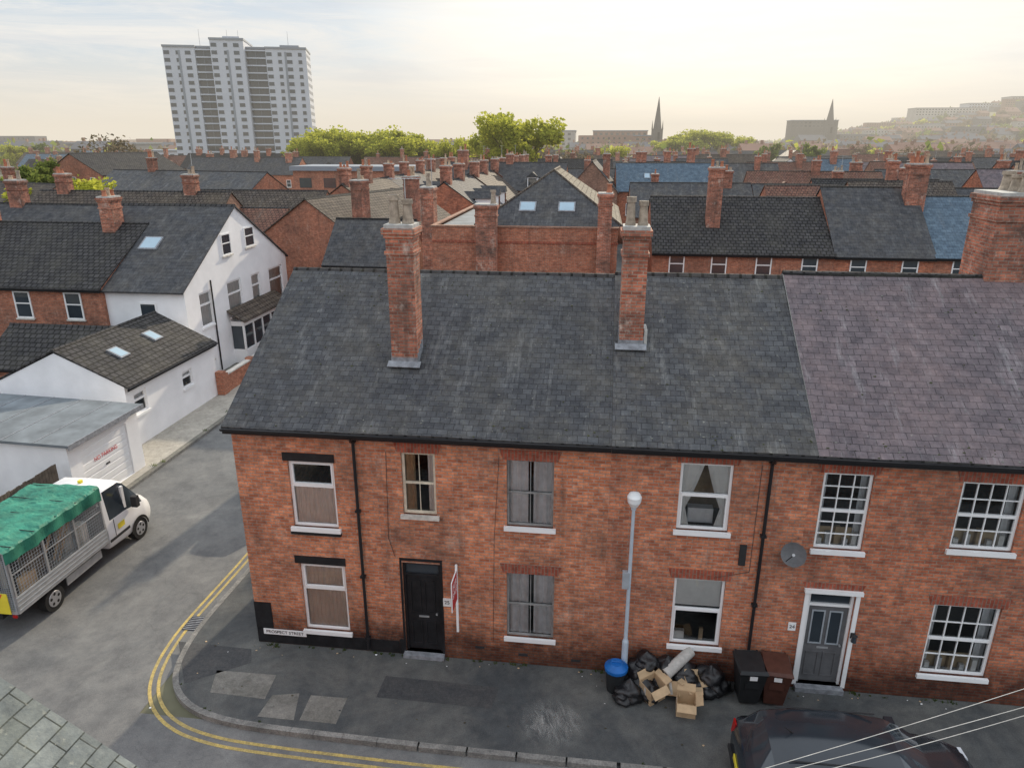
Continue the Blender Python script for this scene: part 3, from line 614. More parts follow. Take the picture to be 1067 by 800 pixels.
def off(pl,dd):
    out=[]
    for i,p in enumerate(pl):
        a=pl[max(0,i-1)]; b=pl[min(len(pl)-1,i+1)]; tx,ty=b[0]-a[0],b[1]-a[1]; l=math.hypot(tx,ty) or 1
        out.append((p[0]-ty/l*dd,p[1]+tx/l*dd))
    return out
kin=off(ks,.13); sg=1
if kin[2][1]<ks[2][1]: sg=-1; kin=off(ks,-.13)
mb=MB(); mb.poly([UV(*p,0) for p in kin]+[UV(60,120)],'pave'); mb.build('pavement')
mb=MB()
for i in range(len(ks)-1):
    a,b,c,d_=ks[i],ks[i+1],kin[i+1],kin[i]
    L=math.hypot(b[0]-a[0],b[1]-a[1]); nseg=max(1,int(round(L/.9)))
    for k in range(nseg):
        f0=k/nseg; f1=(k+1)/nseg-.010/max(L/nseg,.05) if L/nseg>.5 else (k+1)/nseg
        A_=(a[0]+(b[0]-a[0])*f0,a[1]+(b[1]-a[1])*f0);B_=(a[0]+(b[0]-a[0])*f1,a[1]+(b[1]-a[1])*f1)
        C_=(d_[0]+(c[0]-d_[0])*f1,d_[1]+(c[1]-d_[1])*f1);D_=(d_[0]+(c[0]-d_[0])*f0,d_[1]+(c[1]-d_[1])*f0)
        mb.extr([UV(*A_,-.125),UV(*B_,-.125),UV(*C_,-.125),UV(*D_,-.125)],(0,0,.131+R.uniform(-.003,.003)),'kerb')
mb.build('kerb')
def line(name,pl,o,w,z,mat,cut):
    p1=off(pl,-sg*o); p2=off(pl,-sg*(o+w)); mb=MB()
    for i in range(len(pl)-1):
        if cut(pl[i]) and cut(pl[i+1]): mb.poly([UV(*p1[i],z),UV(*p1[i+1],z),UV(*p2[i+1],z),UV(*p2[i],z)],mat)
    mb.build(name)
dense=[]
for a,b in zip(ks[:-1],ks[1:]):
    L=math.hypot(b[0]-a[0],b[1]-a[1]); n=max(1,int(L/.5))
    for k in range(n): dense.append((a[0]+(b[0]-a[0])*k/n,a[1]+(b[1]-a[1])*k/n))
cut=lambda p: p[0]<6.0 and p[1]<14
line('yellow_road_line',dense,.27,.075,-.116,'yellow',cut); line('yellow_road_line',dense,.45,.075,-.116,'yellow',cut)
sheet('white_road_marking',uvp([(7.9,-3.15),(8.9,-3.15),(8.9,-3.05),(7.9,-3.05)]),-.116,'whitep')
def gp(l,z=0): return [G(a,b,z) for a,b in l]
sheet('pavement_slab_patch',gp([(226,698),(288,703),(276,728),(219,721)]),.004,'slab')
sheet('pavement_slab_patch',gp([(284,724),(312,722),(306,750),(268,746)]),.004,'slab')
sheet('pavement_slab_patch',gp([(324,724),(362,727),(350,754),(312,750)]),.004,'slab')
sheet('tarmac_patch',gp([(186,668),(262,676),(262,690),(192,712)]),.004,'patch')
sheet('tarmac_patch',gp([(402,704),(520,716),(512,738),(392,726)]),.004,'patch')
sheet('tarmac_patch',[UV(*p) for p in ((-4.6,-4.5),(-3.5,-4.5),(-3.4,6),(-4.5,6))],-.1165,'road')
mb=MB(); mb.poly([(-.9,-.9,0),(.9,-.9,0),(.9,.9,0),(-.9,.9,0)],'spill'); o=mb.build('paint_spill'); p=G(574,752,.008); o.location=p; o.rotation_euler=(0,0,.3)
e=empty('drain_grate',UV(-2.05,.6,-.113),YAW+math.radians(90)); mb=MB()
mb.box(-.28,.28,-.2,.2,-.004,.0,'dark')
for i in range(8): mb.box(-.26+i*.068,-.235+i*.068,-.18,.18,.001,.012,'lead')
mb.build('bars',e)
M['grass']=leafmat('weed_leaves',(.07,.11,.03),(.11,.14,.04))
mb=MB(); rr=random.Random(8)
def tuft(mb,p,n,s,mat='grass'):
    for i in range(n):
        a=rr.uniform(0,6.28); l=s*rr.uniform(.5,1.2); dx,dy=math.cos(a)*l*.6,math.sin(a)*l*.6; w_=.012
        b0=Vector((p[0]+rr.gauss(0,s*.5),p[1]+rr.gauss(0,s*.3),p[2])); mb.poly([b0+Vector((-w_,0,0)),b0+Vector((w_,0,0)),b0+Vector((dx,dy,l))],mat)
for k in range(60):
    u=rr.uniform(.0,16); tuft(mb,UV(u,-.05-abs(rr.gauss(0,.03)),0),rr.randint(4,16),rr.uniform(.03,.09))
for k in range(40):
    i=rr.randint(4,len(dense)-30); pk=off(dense,sg*.15)[i]; tuft(mb,UV(*pk,.0),rr.randint(3,8),.04)
for k in range(25): tuft(mb,UV(-8.3-rr.uniform(0,.3),rr.uniform(4,30),0),12,.12)
mb.build('weeds')
mb=MB()
for k in range(90):
    u=rr.uniform(-1.4,16); v=rr.choice([rr.uniform(-2.4,-.1),-.12-abs(rr.gauss(0,.15))]); p=UV(u,v,.006); s_=rr.uniform(.01,.035); a=rr.uniform(0,3)
    mb.poly([p+Vector((math.cos(a+q)*s_,math.sin(a+q)*s_*.8,rr.uniform(0,.01))) for q in (0,1.4,3.0,4.6)],rr.choice(['card','white','leafb','leafb','leafb','patch']))
mb.build('litter')
mb=MB(); P=[UV(-8.3,-2.7,-.125),UV(-8.3,120,-.125),UV(-70,120,-.125),UV(-70,-2.7,-.125)]; mb.extr(P,(0,0,.12),'yard','kerb'); mb.build('pavement')
sheet('concrete_forecourt',uvp([(-8.5,6),(-8.5,20),(-13,20),(-13,6)]),.0,'conc')
sheet('pavement',uvp([(-8.45,20.1),(-8.45,60),(-10,60),(-10,20.1)]),.0,'pave')
mb=MB(); P=[UV(60,-9.7,-.125),UV(-60,-9.7,-.125),UV(-60,-30,-.125),UV(60,-30,-.125)]; mb.extr(P,(0,0,.125),'pave','kerb'); mb.build('pavement')

# foreground slate building
o=UV(6.16,-9.75); e=empty('slate_roofed_house',o,YAW+math.pi)
fw=[(1.5,2.6,3.4,4.9),(6,7.1,3.4,4.9),(1.5,2.6,.9,2.4)]
mb=MB(); walls_g(mb,10,9,5.6,9.4,'brickB',fw); mb.build('walls',e)
mb=MB(); roof_g(mb,10,9,5.6,9.4,'slatefg',ov=.25,th=.06); mb.build('roof',e)
mb=MB()
for w in fw: window(mb,*w,'upvc',cur='net')
mb.build('windows',e)

# cables + pole
e=empty('telegraph_pole',Vector((15.2,9.3,0)),0); mb=MB(); mb.cyl((0,0,0),(0,0,7.2),.14,.10,12,'wood'); mb.box(-.4,.4,-.05,.05,6.6,6.72,'wood'); mb.build('pole',e)
mb=MB()
for (a,b,zz) in (((1067,712),(790,800),6.0),((1067,731),(820,800),5.9),((1067,740),(860,800),5.8)):
    p=G(*a,zz); q=G(*b,zz); dr=(q-p)
    s0=p-dr*1.9; s1=q+dr*.9
    N=24; pr=None
    for i in range(N+1):
        t_=i/N; pt=s0.lerp(s1,t_)+Vector((0,0,.1-.35*(4*t_*(1-t_))*.5))
        if pr: mb.cyl(pr,pt,.0035,.0035,5,'stone',False)
        pr=pt
mb.build('telephone_cables')

# ---------------------------------------------------------------- rubbish and bins
def wheelie(pos,yaw,mat):
    e=empty('wheelie_bin',pos,yaw); mb=MB()
    def ring(w,d,z,yo=0): return [(-w,-d+yo,z),(w,-d+yo,z),(w,d+yo,z),(-w,d+yo,z)]
    r0=ring(.20,.22,.08,.03); r1=ring(.285,.335,.95)
    for k in range(4): mb.poly([r0[k],r0[(k+1)%4],r1[(k+1)%4],r1[k]],mat)
    mb.poly(r0[::-1],mat); mb.box(-.30,.30,-.35,.35,.93,.965,mat)
    l0=ring(.305,.37,.968,-.01); l1=ring(.27,.32,1.03,-.01)
    for k in range(4): mb.poly([l0[k],l0[(k+1)%4],l1[(k+1)%4],l1[k]],mat)
    mb.poly(l1,mat); mb.poly(l0[::-1],mat)
    mb.cyl((-.24,.40,.96),(.24,.40,.96),.02,.02,8,mat); mb.box(-.25,-.21,.33,.42,.93,.99,mat); mb.box(.21,.25,.33,.42,.93,.99,mat)
    for sx in (-1,1): mb.cyl((sx*.23,.26,.10),(sx*.285,.26,.10),.10,.10,14,'rubber')
    mb.box(-.15,.15,-.300,-.288,.55,.72,mat); mb.box(-.08,.08,-.345,-.336,.80,.90,'white')
    mb.build('body',e,smooth=30)
wheelie(UV(uof(774,700),-.52),YAW+.05,'binblk'); wheelie(UV(uof(800,703),-.50),YAW-.08,'binbrn')
import bmesh
def bag(pos,r,mat,name='bin_bag',sz=.8,seed=0):
    bm=bmesh.new(); bmesh.ops.create_icosphere(bm,subdivisions=4,radius=1)
    for v in bm.verts:
        c=v.co.copy(); n1=mnoise.noise(c*1.6+Vector((seed*3.1,0,0))); n2=mnoise.noise(c*5+Vector((0,seed*2.3,0)))
        k=1+.32*n1+.14*abs(n2)+.05*mnoise.noise(c*11)
        pinch=1-.75*max(0,(c.z-.75)/.25)
        v.co=Vector((c.x*k*r*pinch,c.y*k*r*pinch,(c.z*.9*k+ (0.35*max(0,(c.z-.8)/.2)))*r*sz))
        if v.co.z<-r*sz*.65: v.co.z=-r*sz*.65
        v.co.z+=r*sz*.65
    me=bpy.data.meshes.new(name); bm.to_mesh(me); bm.free(); me.materials.append(M[mat])
    for p in me.polygons: p.use_smooth=True
    o=bpy.data.objects.new(name,me); scene.collection.objects.link(o); o.location=pos; o.rotation_euler=(0,0,seed); return o
for i,(px,v_,r,z) in enumerate(((655,-.75,.30,0),(668,-.55,.30,0),(690,-.32,.32,0),(664,-.3,.28,.25),(693,-.3,.26,.40),(733,-.42,.30,0),(745,-.35,.28,0),(722,-.3,.3,0),(738,-.35,.26,.3),(676,-.75,.22,0),(712,-.3,.3,.2),(648,-.9,.2,0),(672,-.28,.24,.5))): bag(UV(uof(px,692),v_,z),r,'bag',seed=i+1)
e=empty('blue_recycling_bin',UV(uof(641,690),-.55),YAW); mb=MB()
mb.cyl((0,0,0),(0,0,.55),.19,.24,16,'binblk'); mb.cyl((0,0,.551),(0,0,.62),.26,.26,16,'bluebag'); mb.cyl((0,0,.62),(0,0,.72),.25,.14,16,'bluebag'); mb.cyl((-.1,0,.74),(.1,0,.74),.02,.02,6,'bluebag'); mb.build('bin',e,smooth=35)
def cbox(pos,yaw,w,d,h,rx=0,ry=0):
    e=empty('cardboard_box',pos,yaw); e.rotation_euler=(rx,ry,yaw); mb=MB(); t=.008
    mb.box(-w/2,w/2,-d/2,d/2,0,t,'card')
    mb.box(-w/2,w/2,-d/2,-d/2+t,t,h,'card'); mb.box(-w/2,w/2,d/2-t,d/2,t,h,'card'); mb.box(-w/2,-w/2+t,-d/2+t,d/2-t,t,h,'card'); mb.box(w/2-t,w/2,-d/2+t,d/2-t,t,h,'card')
    f=w*.45
    mb.extr([(-w/2,-d/2,h),(w/2,-d/2,h),(w/2,-d/2-f*.8,h-f*.5),(-w/2,-d/2-f*.8,h-f*.5)],(0,0,t),'card')
    mb.extr([(-w/2,d/2,h),(w/2,d/2,h),(w/2,d/2+f*.5,h+f*.7),(-w/2,d/2+f*.5,h+f*.7)],(0,0,t),'card')
    mb.extr([(w/2,-d/2,h),(w/2,d/2,h),(w/2+f*.8,d/2,h+f*.3),(w/2+f*.8,-d/2,h+f*.3)],(0,0,t),'card')
    mb.box(-w/2-.002,-w/2+.0,-.03,.03,h*.1,h*.9,'stone')
    mb.build('box',e)
cbox(G(679,726)+Vector((0,0,.04)),.5,.42,.40,.42,.12,-.1); cbox(G(714,740)+Vector((0,0,0)),-.2,.40,.42,.34,0,0); cbox(G(703,726)+Vector((0,0,.1)),.9,.34,.34,.32,-.35,.3); cbox(G(716,722)+Vector((0,0,.05)),.2,.34,.30,.36,.25,.2)
e=empty('rolled_carpet',G(702,722)+Vector((0,0,.62)),0); mb=MB(); p0=Vector((-.22,.0,-.10)); p1=Vector((.42,.42,.18))
mb.cyl(p0,p1,.13,.12,16,'carpet'); mb.cyl(p0-(p1-p0)*.01,p0,.07,.07,12,'dark'); mb.cyl(p1,p1+(p1-p0)*.01,.06,.06,12,'dark'); mb.build('roll',e,smooth=35)

# ---------------------------------------------------------------- vehicles
def loft(mb,st,paint,glass,gl_side,gl_top):
    rings=[]
    for (x,w,zb,zt,wr,zr) in st:
        half=[(0,zb),(w*.93,zb),(w,zb+.10),(w+.012,(zb+zt)/2+.05),(w-.015,zt),(wr,zr-.07),(wr-.09,zr),(0,zr+.025)]
        ring=[(x,-y,z) for y,z in half]+[(x,y,z) for y,z in half[-2:0:-1]]
        rings.append(ring)
    n=len(rings[0]); base=len(mb.v)
    for r in rings: mb.v+=r
    kp=mb.mi(paint); kg=mb.mi(glass)
    for i in range(len(rings)-1):
        for j in range(n):
            a=base+i*n+j; b=base+i*n+(j+1)%n
            side=j in (4,9); top=j in (5,6,7,8)
            g=(side and i in gl_side) or (top and i in gl_top)
            mb.f.append((a,a+n,b+n,b)); mb.m.append(kg if g else kp)
    mb.f.append(tuple(base+k for k in range(n))); mb.m.append(kp)
    q=base+(len(rings)-1)*n; mb.f.append(tuple(q+k for k in range(n-1,-1,-1))); mb.m.append(kp)
def wheel(mb,x,y,r,w):
    s_=1 if y>0 else -1
    mb.cyl((x,y-w/2,r),(x,y+w/2,r),r,r,22,'rubber'); yo=y+s_*w/2
    mb.cyl((x,yo,r),(x,yo+s_*.006,r),r*.64,r*.62,18,'alloy')
    for k in range(5):
        a=k*2*math.pi/5+.3; c=Vector((x+math.cos(a)*r*.40,yo+s_*.007,r+math.sin(a)*r*.40)); mb.cyl(c,c+Vector((0,s_*.002,0)),r*.13,r*.13,8,'rubber')
def car(name,pos,yaw,paint='carpaint',rx=0):
    e=empty(name,pos,yaw,rx); mb=MB()
    st=[(-2.16,.70,.42,.78,.66,.84),(-2.08,.84,.30,.98,.78,1.06),(-1.98,.87,.25,1.02,.74,1.14),(-1.72,.89,.22,1.03,.64,1.50),(-1.2,.90,.2,1.02,.66,1.58),(-.35,.90,.2,1.0,.67,1.61),(.45,.90,.2,.97,.64,1.55),(.75,.90,.2,.96,.66,1.40),(1.15,.89,.2,.94,.78,1.06),(1.6,.88,.22,.90,.76,.99),(2.0,.82,.28,.76,.68,.84),(2.16,.70,.38,.62,.58,.68)]
    loft(mb,st,paint,'glassd',(3,4,5,6),(2,6,7)); mb.build('body',e,smooth=38)
    mb=MB()
    for s_ in (-1,1):
        for x in (-1.32,1.36):
            wheel(mb,x,s_*.80,.32,.22)
            for k in range(12):
                a0=math.pi*k/12; a1=math.pi*(k+1)/12; r0,r1=.325,.39; yy=s_*.918
                mb.poly([(x+math.cos(a0)*r0,yy,.32+math.sin(a0)*r0),(x+math.cos(a1)*r0,yy,.32+math.sin(a1)*r0),(x+math.cos(a1)*r1,yy,.32+math.sin(a1)*r1),(x+math.cos(a0)*r1,yy,.32+math.sin(a0)*r1)],'rubber')
    mb.build('wheels',e)
    mb=MB()
    for s_ in (-1,1):
        mb.extr([(-2.13,s_*.60,.72),(-2.13,s_*.78,.72),(-2.10,s_*.80,1.0),(-2.10,s_*.64,1.0)],(-.03,0,0),'light')
        mb.extr([(2.06,s_*.5,.66),(2.03,s_*.76,.66),(1.98,s_*.78,.80),(2.0,s_*.55,.80)],(.07,0,0),'hlight')
        mb.box(.70,.86,min(s_*.9,s_*1.06),max(s_*.9,s_*1.06),.98,1.12,paint)
        mb.box(-.32,-.24,min(s_*.80,s_*.84),max(s_*.80,s_*.84),1.0,1.40,'dark')
        mb.cyl((-1.5,s_*.60,1.585),(.3,s_*.60,1.60),.014,.014,6,'black')
        mb.box(-.62,-.42,min(s_*.912,s_*.93),max(s_*.912,s_*.93),.88,.91,paint)
    mb.box(-2.19,-2.165,-.26,.26,.56,.67,'chev'); mb.box(2.165,2.19,-.26,.26,.42,.53,'white')
    mb.box(-2.2,-2.1,-.7,.7,.36,.44,'dark')
    mb.cyl((-1.3,0,1.60),(-1.45,0,1.72),.015,.006,6,'black')
    mb.cyl((-2.07,-.1,1.17),(-1.92,.3,1.28),.01,.01,5,'black')
    mb.build('trim',e); return e
car('parked_car',UV(13.0,-2.90,-.06),YAW,'carpaint',rx=math.radians(3.2))

# cage truck
e=empty('cage_truck',UV(-6.95,2.35,-.12),YAW+math.pi/2)
mb=MB(); mb.box(-2.7,2.0,-.42,.42,.42,.60,'dark'); mb.box(-2.8,.55,-1.0,1.0,.70,.78,'alu'); mb.box(-2.7,.5,-.9,.9,.6,.699,'dark'); mb.build('chassis',e)
mb=MB()
for s_ in (-1,1):
    y0,y1=sorted((s_*1.0,s_*1.03)); mb.box(-2.8,.55,y0,y1,.70,1.16,'alu')
    for z in (.78,.9,1.02,1.12): mb.box(-2.78,.53,min(s_*1.031,s_*1.04),max(s_*1.031,s_*1.04),z,z+.02,'metal')
    for x in (-2.78,-1.68,-.58,.50): mb.box(x,x+.05,min(s_*.97,s_*1.02)+.0,max(s_*.97,s_*1.02),1.165,2.38,'alu')
    mb.box(-2.78,.55,min(s_*.97,s_*1.02),max(s_*.97,s_*1.02),2.381,2.43,'alu'); mb.box(-2.78,.55,min(s_*.98,s_*1.01),max(s_*.98,s_*1.01),1.74,1.77,'alu')
    for i in range(38): mb.box(-2.73+i*.086,-2.722+i*.086,s_*1.0-.004,s_*1.0+.004,1.165,2.38,'metal')
    for i in range(13): mb.box(-2.75,.52,s_*1.0-.0035,s_*1.0+.0035,1.2+i*.09,1.206+i*.09,'metal')
mb.box(.50,.55,-1.0,1.0,.78,1.9,'alu')
for y in (-.98,-.33,.33,.95): mb.box(-2.83,-2.79,y-.02,y+.02,.8,2.4,'alu')
mb.box(-2.83,-2.79,-1,1,2.401,2.44,'alu'); mb.box(-2.83,-2.79,-1,1,.70,.80,'alu')
for i in range(34): mb.box(-2.835,-2.827,-.97+i*.058,-.963+i*.058,.8,2.4,'metal')
for i in range(27): mb.box(-2.838,-2.831,-.98,.98,.83+i*.058,.837+i*.058,'metal')
mb.build('cage',e)
mb=MB(); nx,ny=50,32
def tz(i,j):
    x=-2.86+i*3.45/nx; t=(j/ny)*2-1; yy=t*1.32
    z=2.46+.07*mnoise.noise(Vector((x*1.5,yy*1.8,3)))+.05*abs(mnoise.noise(Vector((x*3.5,yy*1.2,1))))+.02*mnoise.noise(Vector((x*9,yy*9,2)))
    y=yy
    if abs(yy)>1.04: z-= (abs(yy)-1.04)*1.3+.03*mnoise.noise(Vector((x*4,0,7))); y=math.copysign(1.05+.02*math.sin(x*9),yy)
    return (x,y,z+.03*(1-abs(t)))
for i in range(nx):
    for j in range(ny): mb.poly([tz(i,j),tz(i+1,j),tz(i+1,j+1),tz(i,j+1)],'tarp')
for k in range(5):
    x=-2.6+k*.75; mb.cyl((x,-1.04,2.47),(x+.1,1.04,2.48),.012,.012,5,'black')
mb.build('tarpaulin',e)
mb=MB(); rr=random.Random(3)
for k in range(26):
    x=rr.uniform(-2.5,.2); y=rr.uniform(-.75,.75); w_=rr.uniform(.15,.5); h_=rr.uniform(.3,1.2)
    mb.box(x-w_/2,x+w_/2,y-.12,y+.12,.79,.79+h_,rr.choice(['wood','card','dark','dark','doorgrey','stone','wood']))
for k in range(9):
    x=rr.uniform(-2.4,-.6); y=rr.uniform(-.8,.8); mb.extr([(x,y,.8),(x+.1,y,.8),(x+1.0,y+.1,1.9),(x+.9,y+.1,1.9)],(0,.03,0),rr.choice(['wood','card']))
mb.build('load',e)
mb=MB(); X=-2.86; mb.box(X,X+.015,-.85,.85,.72,1.30,'chev')
for i in range(0,7):
    for s_ in (1,-1):
        y0=s_*(.02+i*.24)
        ys=[y0,y0+s_*.12,y0+s_*.47,y0+s_*.35]; zs=[.74,.74,1.28,1.28]
        if abs(y0+s_*.47)<=.84: mb.poly([(X-.003,ys[k],zs[k]) for k in range(4)],'chevr')
mb.box(-2.86,-2.83,-.98,-.87,.62,.69,'light'); mb.box(-2.86,-2.83,.87,.98,.62,.69,'light')
mb.box(-2.85,-2.83,-.25,.25,.56,.68,'chev')
mb.build('rear_chevron_board',e)
mb=MB()
st=[(.64,.98,.42,1.25,.88,2.18),(.80,.99,.40,1.26,.89,2.24),(1.50,.99,.36,1.24,.87,2.22),(1.72,.99,.36,1.20,.86,2.08),(2.30,.98,.34,1.12,.88,1.36),(2.62,.93,.34,1.0,.82,1.14),(2.82,.82,.38,.78,.70,.86)]
loft(mb,st,'carwhite','glassd',(1,2,3),(3,)); mb.build('cab',e,smooth=38)
mb=MB()
for s_ in (-1,1):
    wheel(mb,2.0,s_*.88,.34,.24); wheel(mb,-1.65,s_*.86,.34,.24)
    for k in range(12):
        a0=math.pi*k/12; a1=math.pi*(k+1)/12; r0,r1=.345,.42; yy=s_*1.013
        mb.poly([(2+math.cos(a0)*r0,yy,.34+math.sin(a0)*r0),(2+math.cos(a1)*r0,yy,.34+math.sin(a1)*r0),(2+math.cos(a1)*r1,yy,.34+math.sin(a1)*r1),(2+math.cos(a0)*r1,yy,.34+math.sin(a0)*r1)],'rubber')
    mb.box(1.50,1.60,min(s_*.9,s_*.965),max(s_*.9,s_*.965),1.25,2.0,'carwhite')
    mb.box(1.75,1.9,min(s_*1.02,s_*1.2),max(s_*1.02,s_*1.2),1.2,1.55,'dark'); mb.extr([(2.66,s_*.6,.82),(2.62,s_*.84,.82),(2.5,s_*.86,1.02),(2.58,s_*.62,1.0)],(.1,0,0),'hlight')
    mb.box(.66,1.55,min(s_*.995,s_*1.012),max(s_*.995,s_*1.012),.62,.70,'dark')
    mb.box(.92,.93,min(s_*.995,s_*1.011),max(s_*.995,s_*1.011),.72,1.25,'dark')
    mb.box(-1.1,.3,min(s_*.9,s_*.93),max(s_*.9,s_*.93),.36,.6,'alu')
mb.box(1.05,1.35,-1.018,-1.0125,.85,1.02,'chev'); mb.box(1.1,1.2,-.05,.05,2.26,2.34,'chev')
mb.build('wheels_and_trim',e)

# ---------------------------------------------------------------- left block buildings
Y83=YAW+math.pi/2
xd83=nV; yd83=-dU
o=UV(-8.85,5.4); e=empty('garage',o,Y83)
mb=MB(); gd=(.55,2.95,.02,2.0)
wall_open(mb,3.6,2.35,[gd],'render'); mb.poly([(0,9,0),(0,0,0),(0,0,2.35),(0,9,2.6)],'render'); mb.poly([(3.6,0,0),(3.6,9,0),(3.6,9,2.6),(3.6,0,2.35)],'render'); mb.poly([(3.6,9,0),(0,9,0),(0,9,2.6),(3.6,9,2.6)],'render'); mb.build('walls',e)
mb=MB(); mb.extr([(-.15,-.2,2.36),(3.75,-.2,2.36),(3.75,9,2.62),(-.15,9,2.62)],(0,0,.09),'sheet'); mb.box(-.16,3.76,-.24,-.205,2.28,2.46,'lead')
for k in range(7): mb.box(-.14,3.74,1.0+k*1.15,1.03+k*1.15,2.47+.033*k,2.50+.033*k,'lead')
mb.build('roof',e)
mb=MB(); mb.box(gd[0]+.003,gd[1]-.003,.06,.10,.03,1.99,'white')
for i in range(7): mb.box(gd[0]+.05,gd[1]-.05,.045,.059,.15+i*.26,.34+i*.26,'white')
mb.box(gd[0]+1.1,gd[0]+1.3,.02,.044,.95,1.0,'dark'); mb.build('garage_door',e); text('lettering','NO PARKING',.2,(1.75,.035,1.35),(math.pi/2,0,0),'red',e)
o=UV(-10.2,10.4); e=empty('white_outbuilding',o,Y83); ops=[FR(140,154,406,430,o,xd83,yd83),FR(190,201,385,403,o,xd83,yd83)]
mb=MB(); walls_e(mb,6.6,5.4,2.7,4.0,'render',ops); mb.build('walls',e)
mb=MB(); roof_e(mb,6.6,5.4,2.7,4.0,'tiled',ov=.2); sl=1.3/2.7; skylight(mb,1.9,1.4,2.7+1.4*sl,.6,.7,sl); skylight(mb,4.4,1.5,2.7+1.5*sl,.6,.7,sl); mb.build('roof',e)
mb=MB()
for w in ops: window(mb,*w,'upvc',cur='blind')
mb.build('windows',e)
o=UV(-11.9,18.0); e=empty('white_gabled_house',o,Y83); WW=11.6
zeW,zrW=4.9,8.35
ops=[FR(*q,o,xd83,yd83) for q in [(209,222,303,340),(238,253,291,328),(263,272,284,317),(281,295,277,311)]]
fixed=[(q[0],q[1],q[2],min(q[3],zeW-.1)) for q in ops if q[0]>.1 and q[1]<WW-.1 and q[2]<zeW-.4]
mb=MB(); walls_g(mb,WW,7,zeW,zrW,'render',fixed); mb.build('walls',e)
mb=MB(); roof_g(mb,WW,7,zeW,zrW,'slatebg',ov=.25); sk=Vector((2.9,3.2,zeW+2.9*(zrW-zeW)/(WW/2)))
s_l=(zrW-zeW)/(WW/2); nn=Vector((-s_l,0,1)).normalized(); tt=Vector((1,0,s_l)).normalized(); yy=Vector((0,1,0))
def PP(a,b,oo): return sk+yy*a+tt*b+nn*oo
mb.extr([PP(-.5,-.5,0),PP(-.5,.5,0),PP(.5,.5,0),PP(.5,-.5,0)],nn*.08,'lead'); mb.poly([PP(-.42,-.42,.085),PP(-.42,.42,.085),PP(.42,.42,.085),PP(.42,-.42,.085)],'skyglass'); mb.build('roof',e)
mb=MB()
for w in fixed: window(mb,*w,'upvc',cur='net')
for q in ((230,240,243,266),(254,264,236,257)):
    w=FR(*q,o,xd83,yd83); pwindow(mb,*w)
bq=FR(243,282,338,372,o,xd83,yd83); a,b=bq[0],bq[1]
mb.build('windows',e)
mb=MB()
mb.box(a,b,-.75,-.002,0,.8,'render'); mb.box(a,b,-.75,-.002,2.1,2.35,'white'); n=4
for i in range(n+1): x=a+(b-a)*i/n; mb.box(x-.05,x+.05,-.75,-.66,.8,2.1,'white')
mb.poly([(a,-.70,.8),(b,-.70,.8),(b,-.70,2.1),(a,-.70,2.1)],'glassd'); mb.poly([(a,-.70,.8),(a,-.70,2.1),(a,-.002,2.1),(a,-.002,.8)],'glassd')
mb.extr([(a-.3,-.95,2.36),(b+1.2,-.95,2.36),(b+1.2,-.004,2.95),(a-.3,-.004,2.95)],(0,0,.06),'tile'); mb.box(b+.1,b+1.1,-.05,-.002,.05,2.1,'black'); mb.build('bay_window',e)
mb=MB(); pwindow(mb,.9,1.8,.9,2.1); mb.cyl((2.4,-.06,0.1),(2.4,-.06,4.9),.04,.04,6,'gutter'); mb.build('ground_floor_windows',e)
mb=MB()
for yv,z in ((1.5,3.1),(4.6,3.1)):
    mb.box(-.05,-.002,yv,yv+.9,z,z+1.1,'white'); mb.poly([(-.055,yv+.08,z+.08),(-.055,yv+.82,z+.08),(-.055,yv+.82,z+1.02),(-.055,yv+.08,z+1.02)],'glassd')
mb.build('side_windows',e)
def wallseg(name,p,q,h,mat,th=.22):
    dv=(q-p); L=dv.length; e=empty(name,p,math.atan2(dv.y,dv.x)); mb=MB(); mb.box(0,L,-th/2,th/2,-.1,h,mat)
    mb.box(-.02,L+.02,-th/2-.03,th/2+.03,h+.001,h+.07,'stone')
    n=int(L/2.4)
    for i in range(n+1): x=i*L/max(1,n); mb.box(x-.18,x+.18,-th/2-.06,th/2+.06,-.1,h+.15,mat)
    mb.build('wall',e)
wallseg('brick_garden_wall',UV(-10.0,17.2),UV(-10.0,31),.85,'brickbg')
wallseg('brick_garden_wall',UV(-10.0,17.0),UV(-12,17.0),1.0,'brickbg')
def fence(p,q,h,name='wooden_fence'):
    dv=(q-p); L=dv.length; e=empty(name,p,math.atan2(dv.y,dv.x)); mb=MB(); x=0
    while x<L: mb.box(x,x+.11,-.012,.012,0,h+R.uniform(-.02,.02),'wood'); x+=.125
    for z in (.35,h-.3): mb.box(0,L,.013,.06,z,z+.08,'wood')
    mb.build('boards',e)
fence(UV(-9.2,1.0),UV(-9.2,5.2),1.8); fence(UV(-9.2,1.0),UV(-22,1.0),1.8)
e=empty('rubble_heap',UV(-12.5,4.0),0); mb=MB()
for k in range(40):
    x,y=R.gauss(0,1.2),R.gauss(0,.8); s=R.uniform(.12,.4); mb.box(x,x+s,y,y+s*.8,0.002,s*R.uniform(.4,1.6),R.choice(['card','wood','render','sheet','brickbg','carblue']))
mb.build('debris',e)

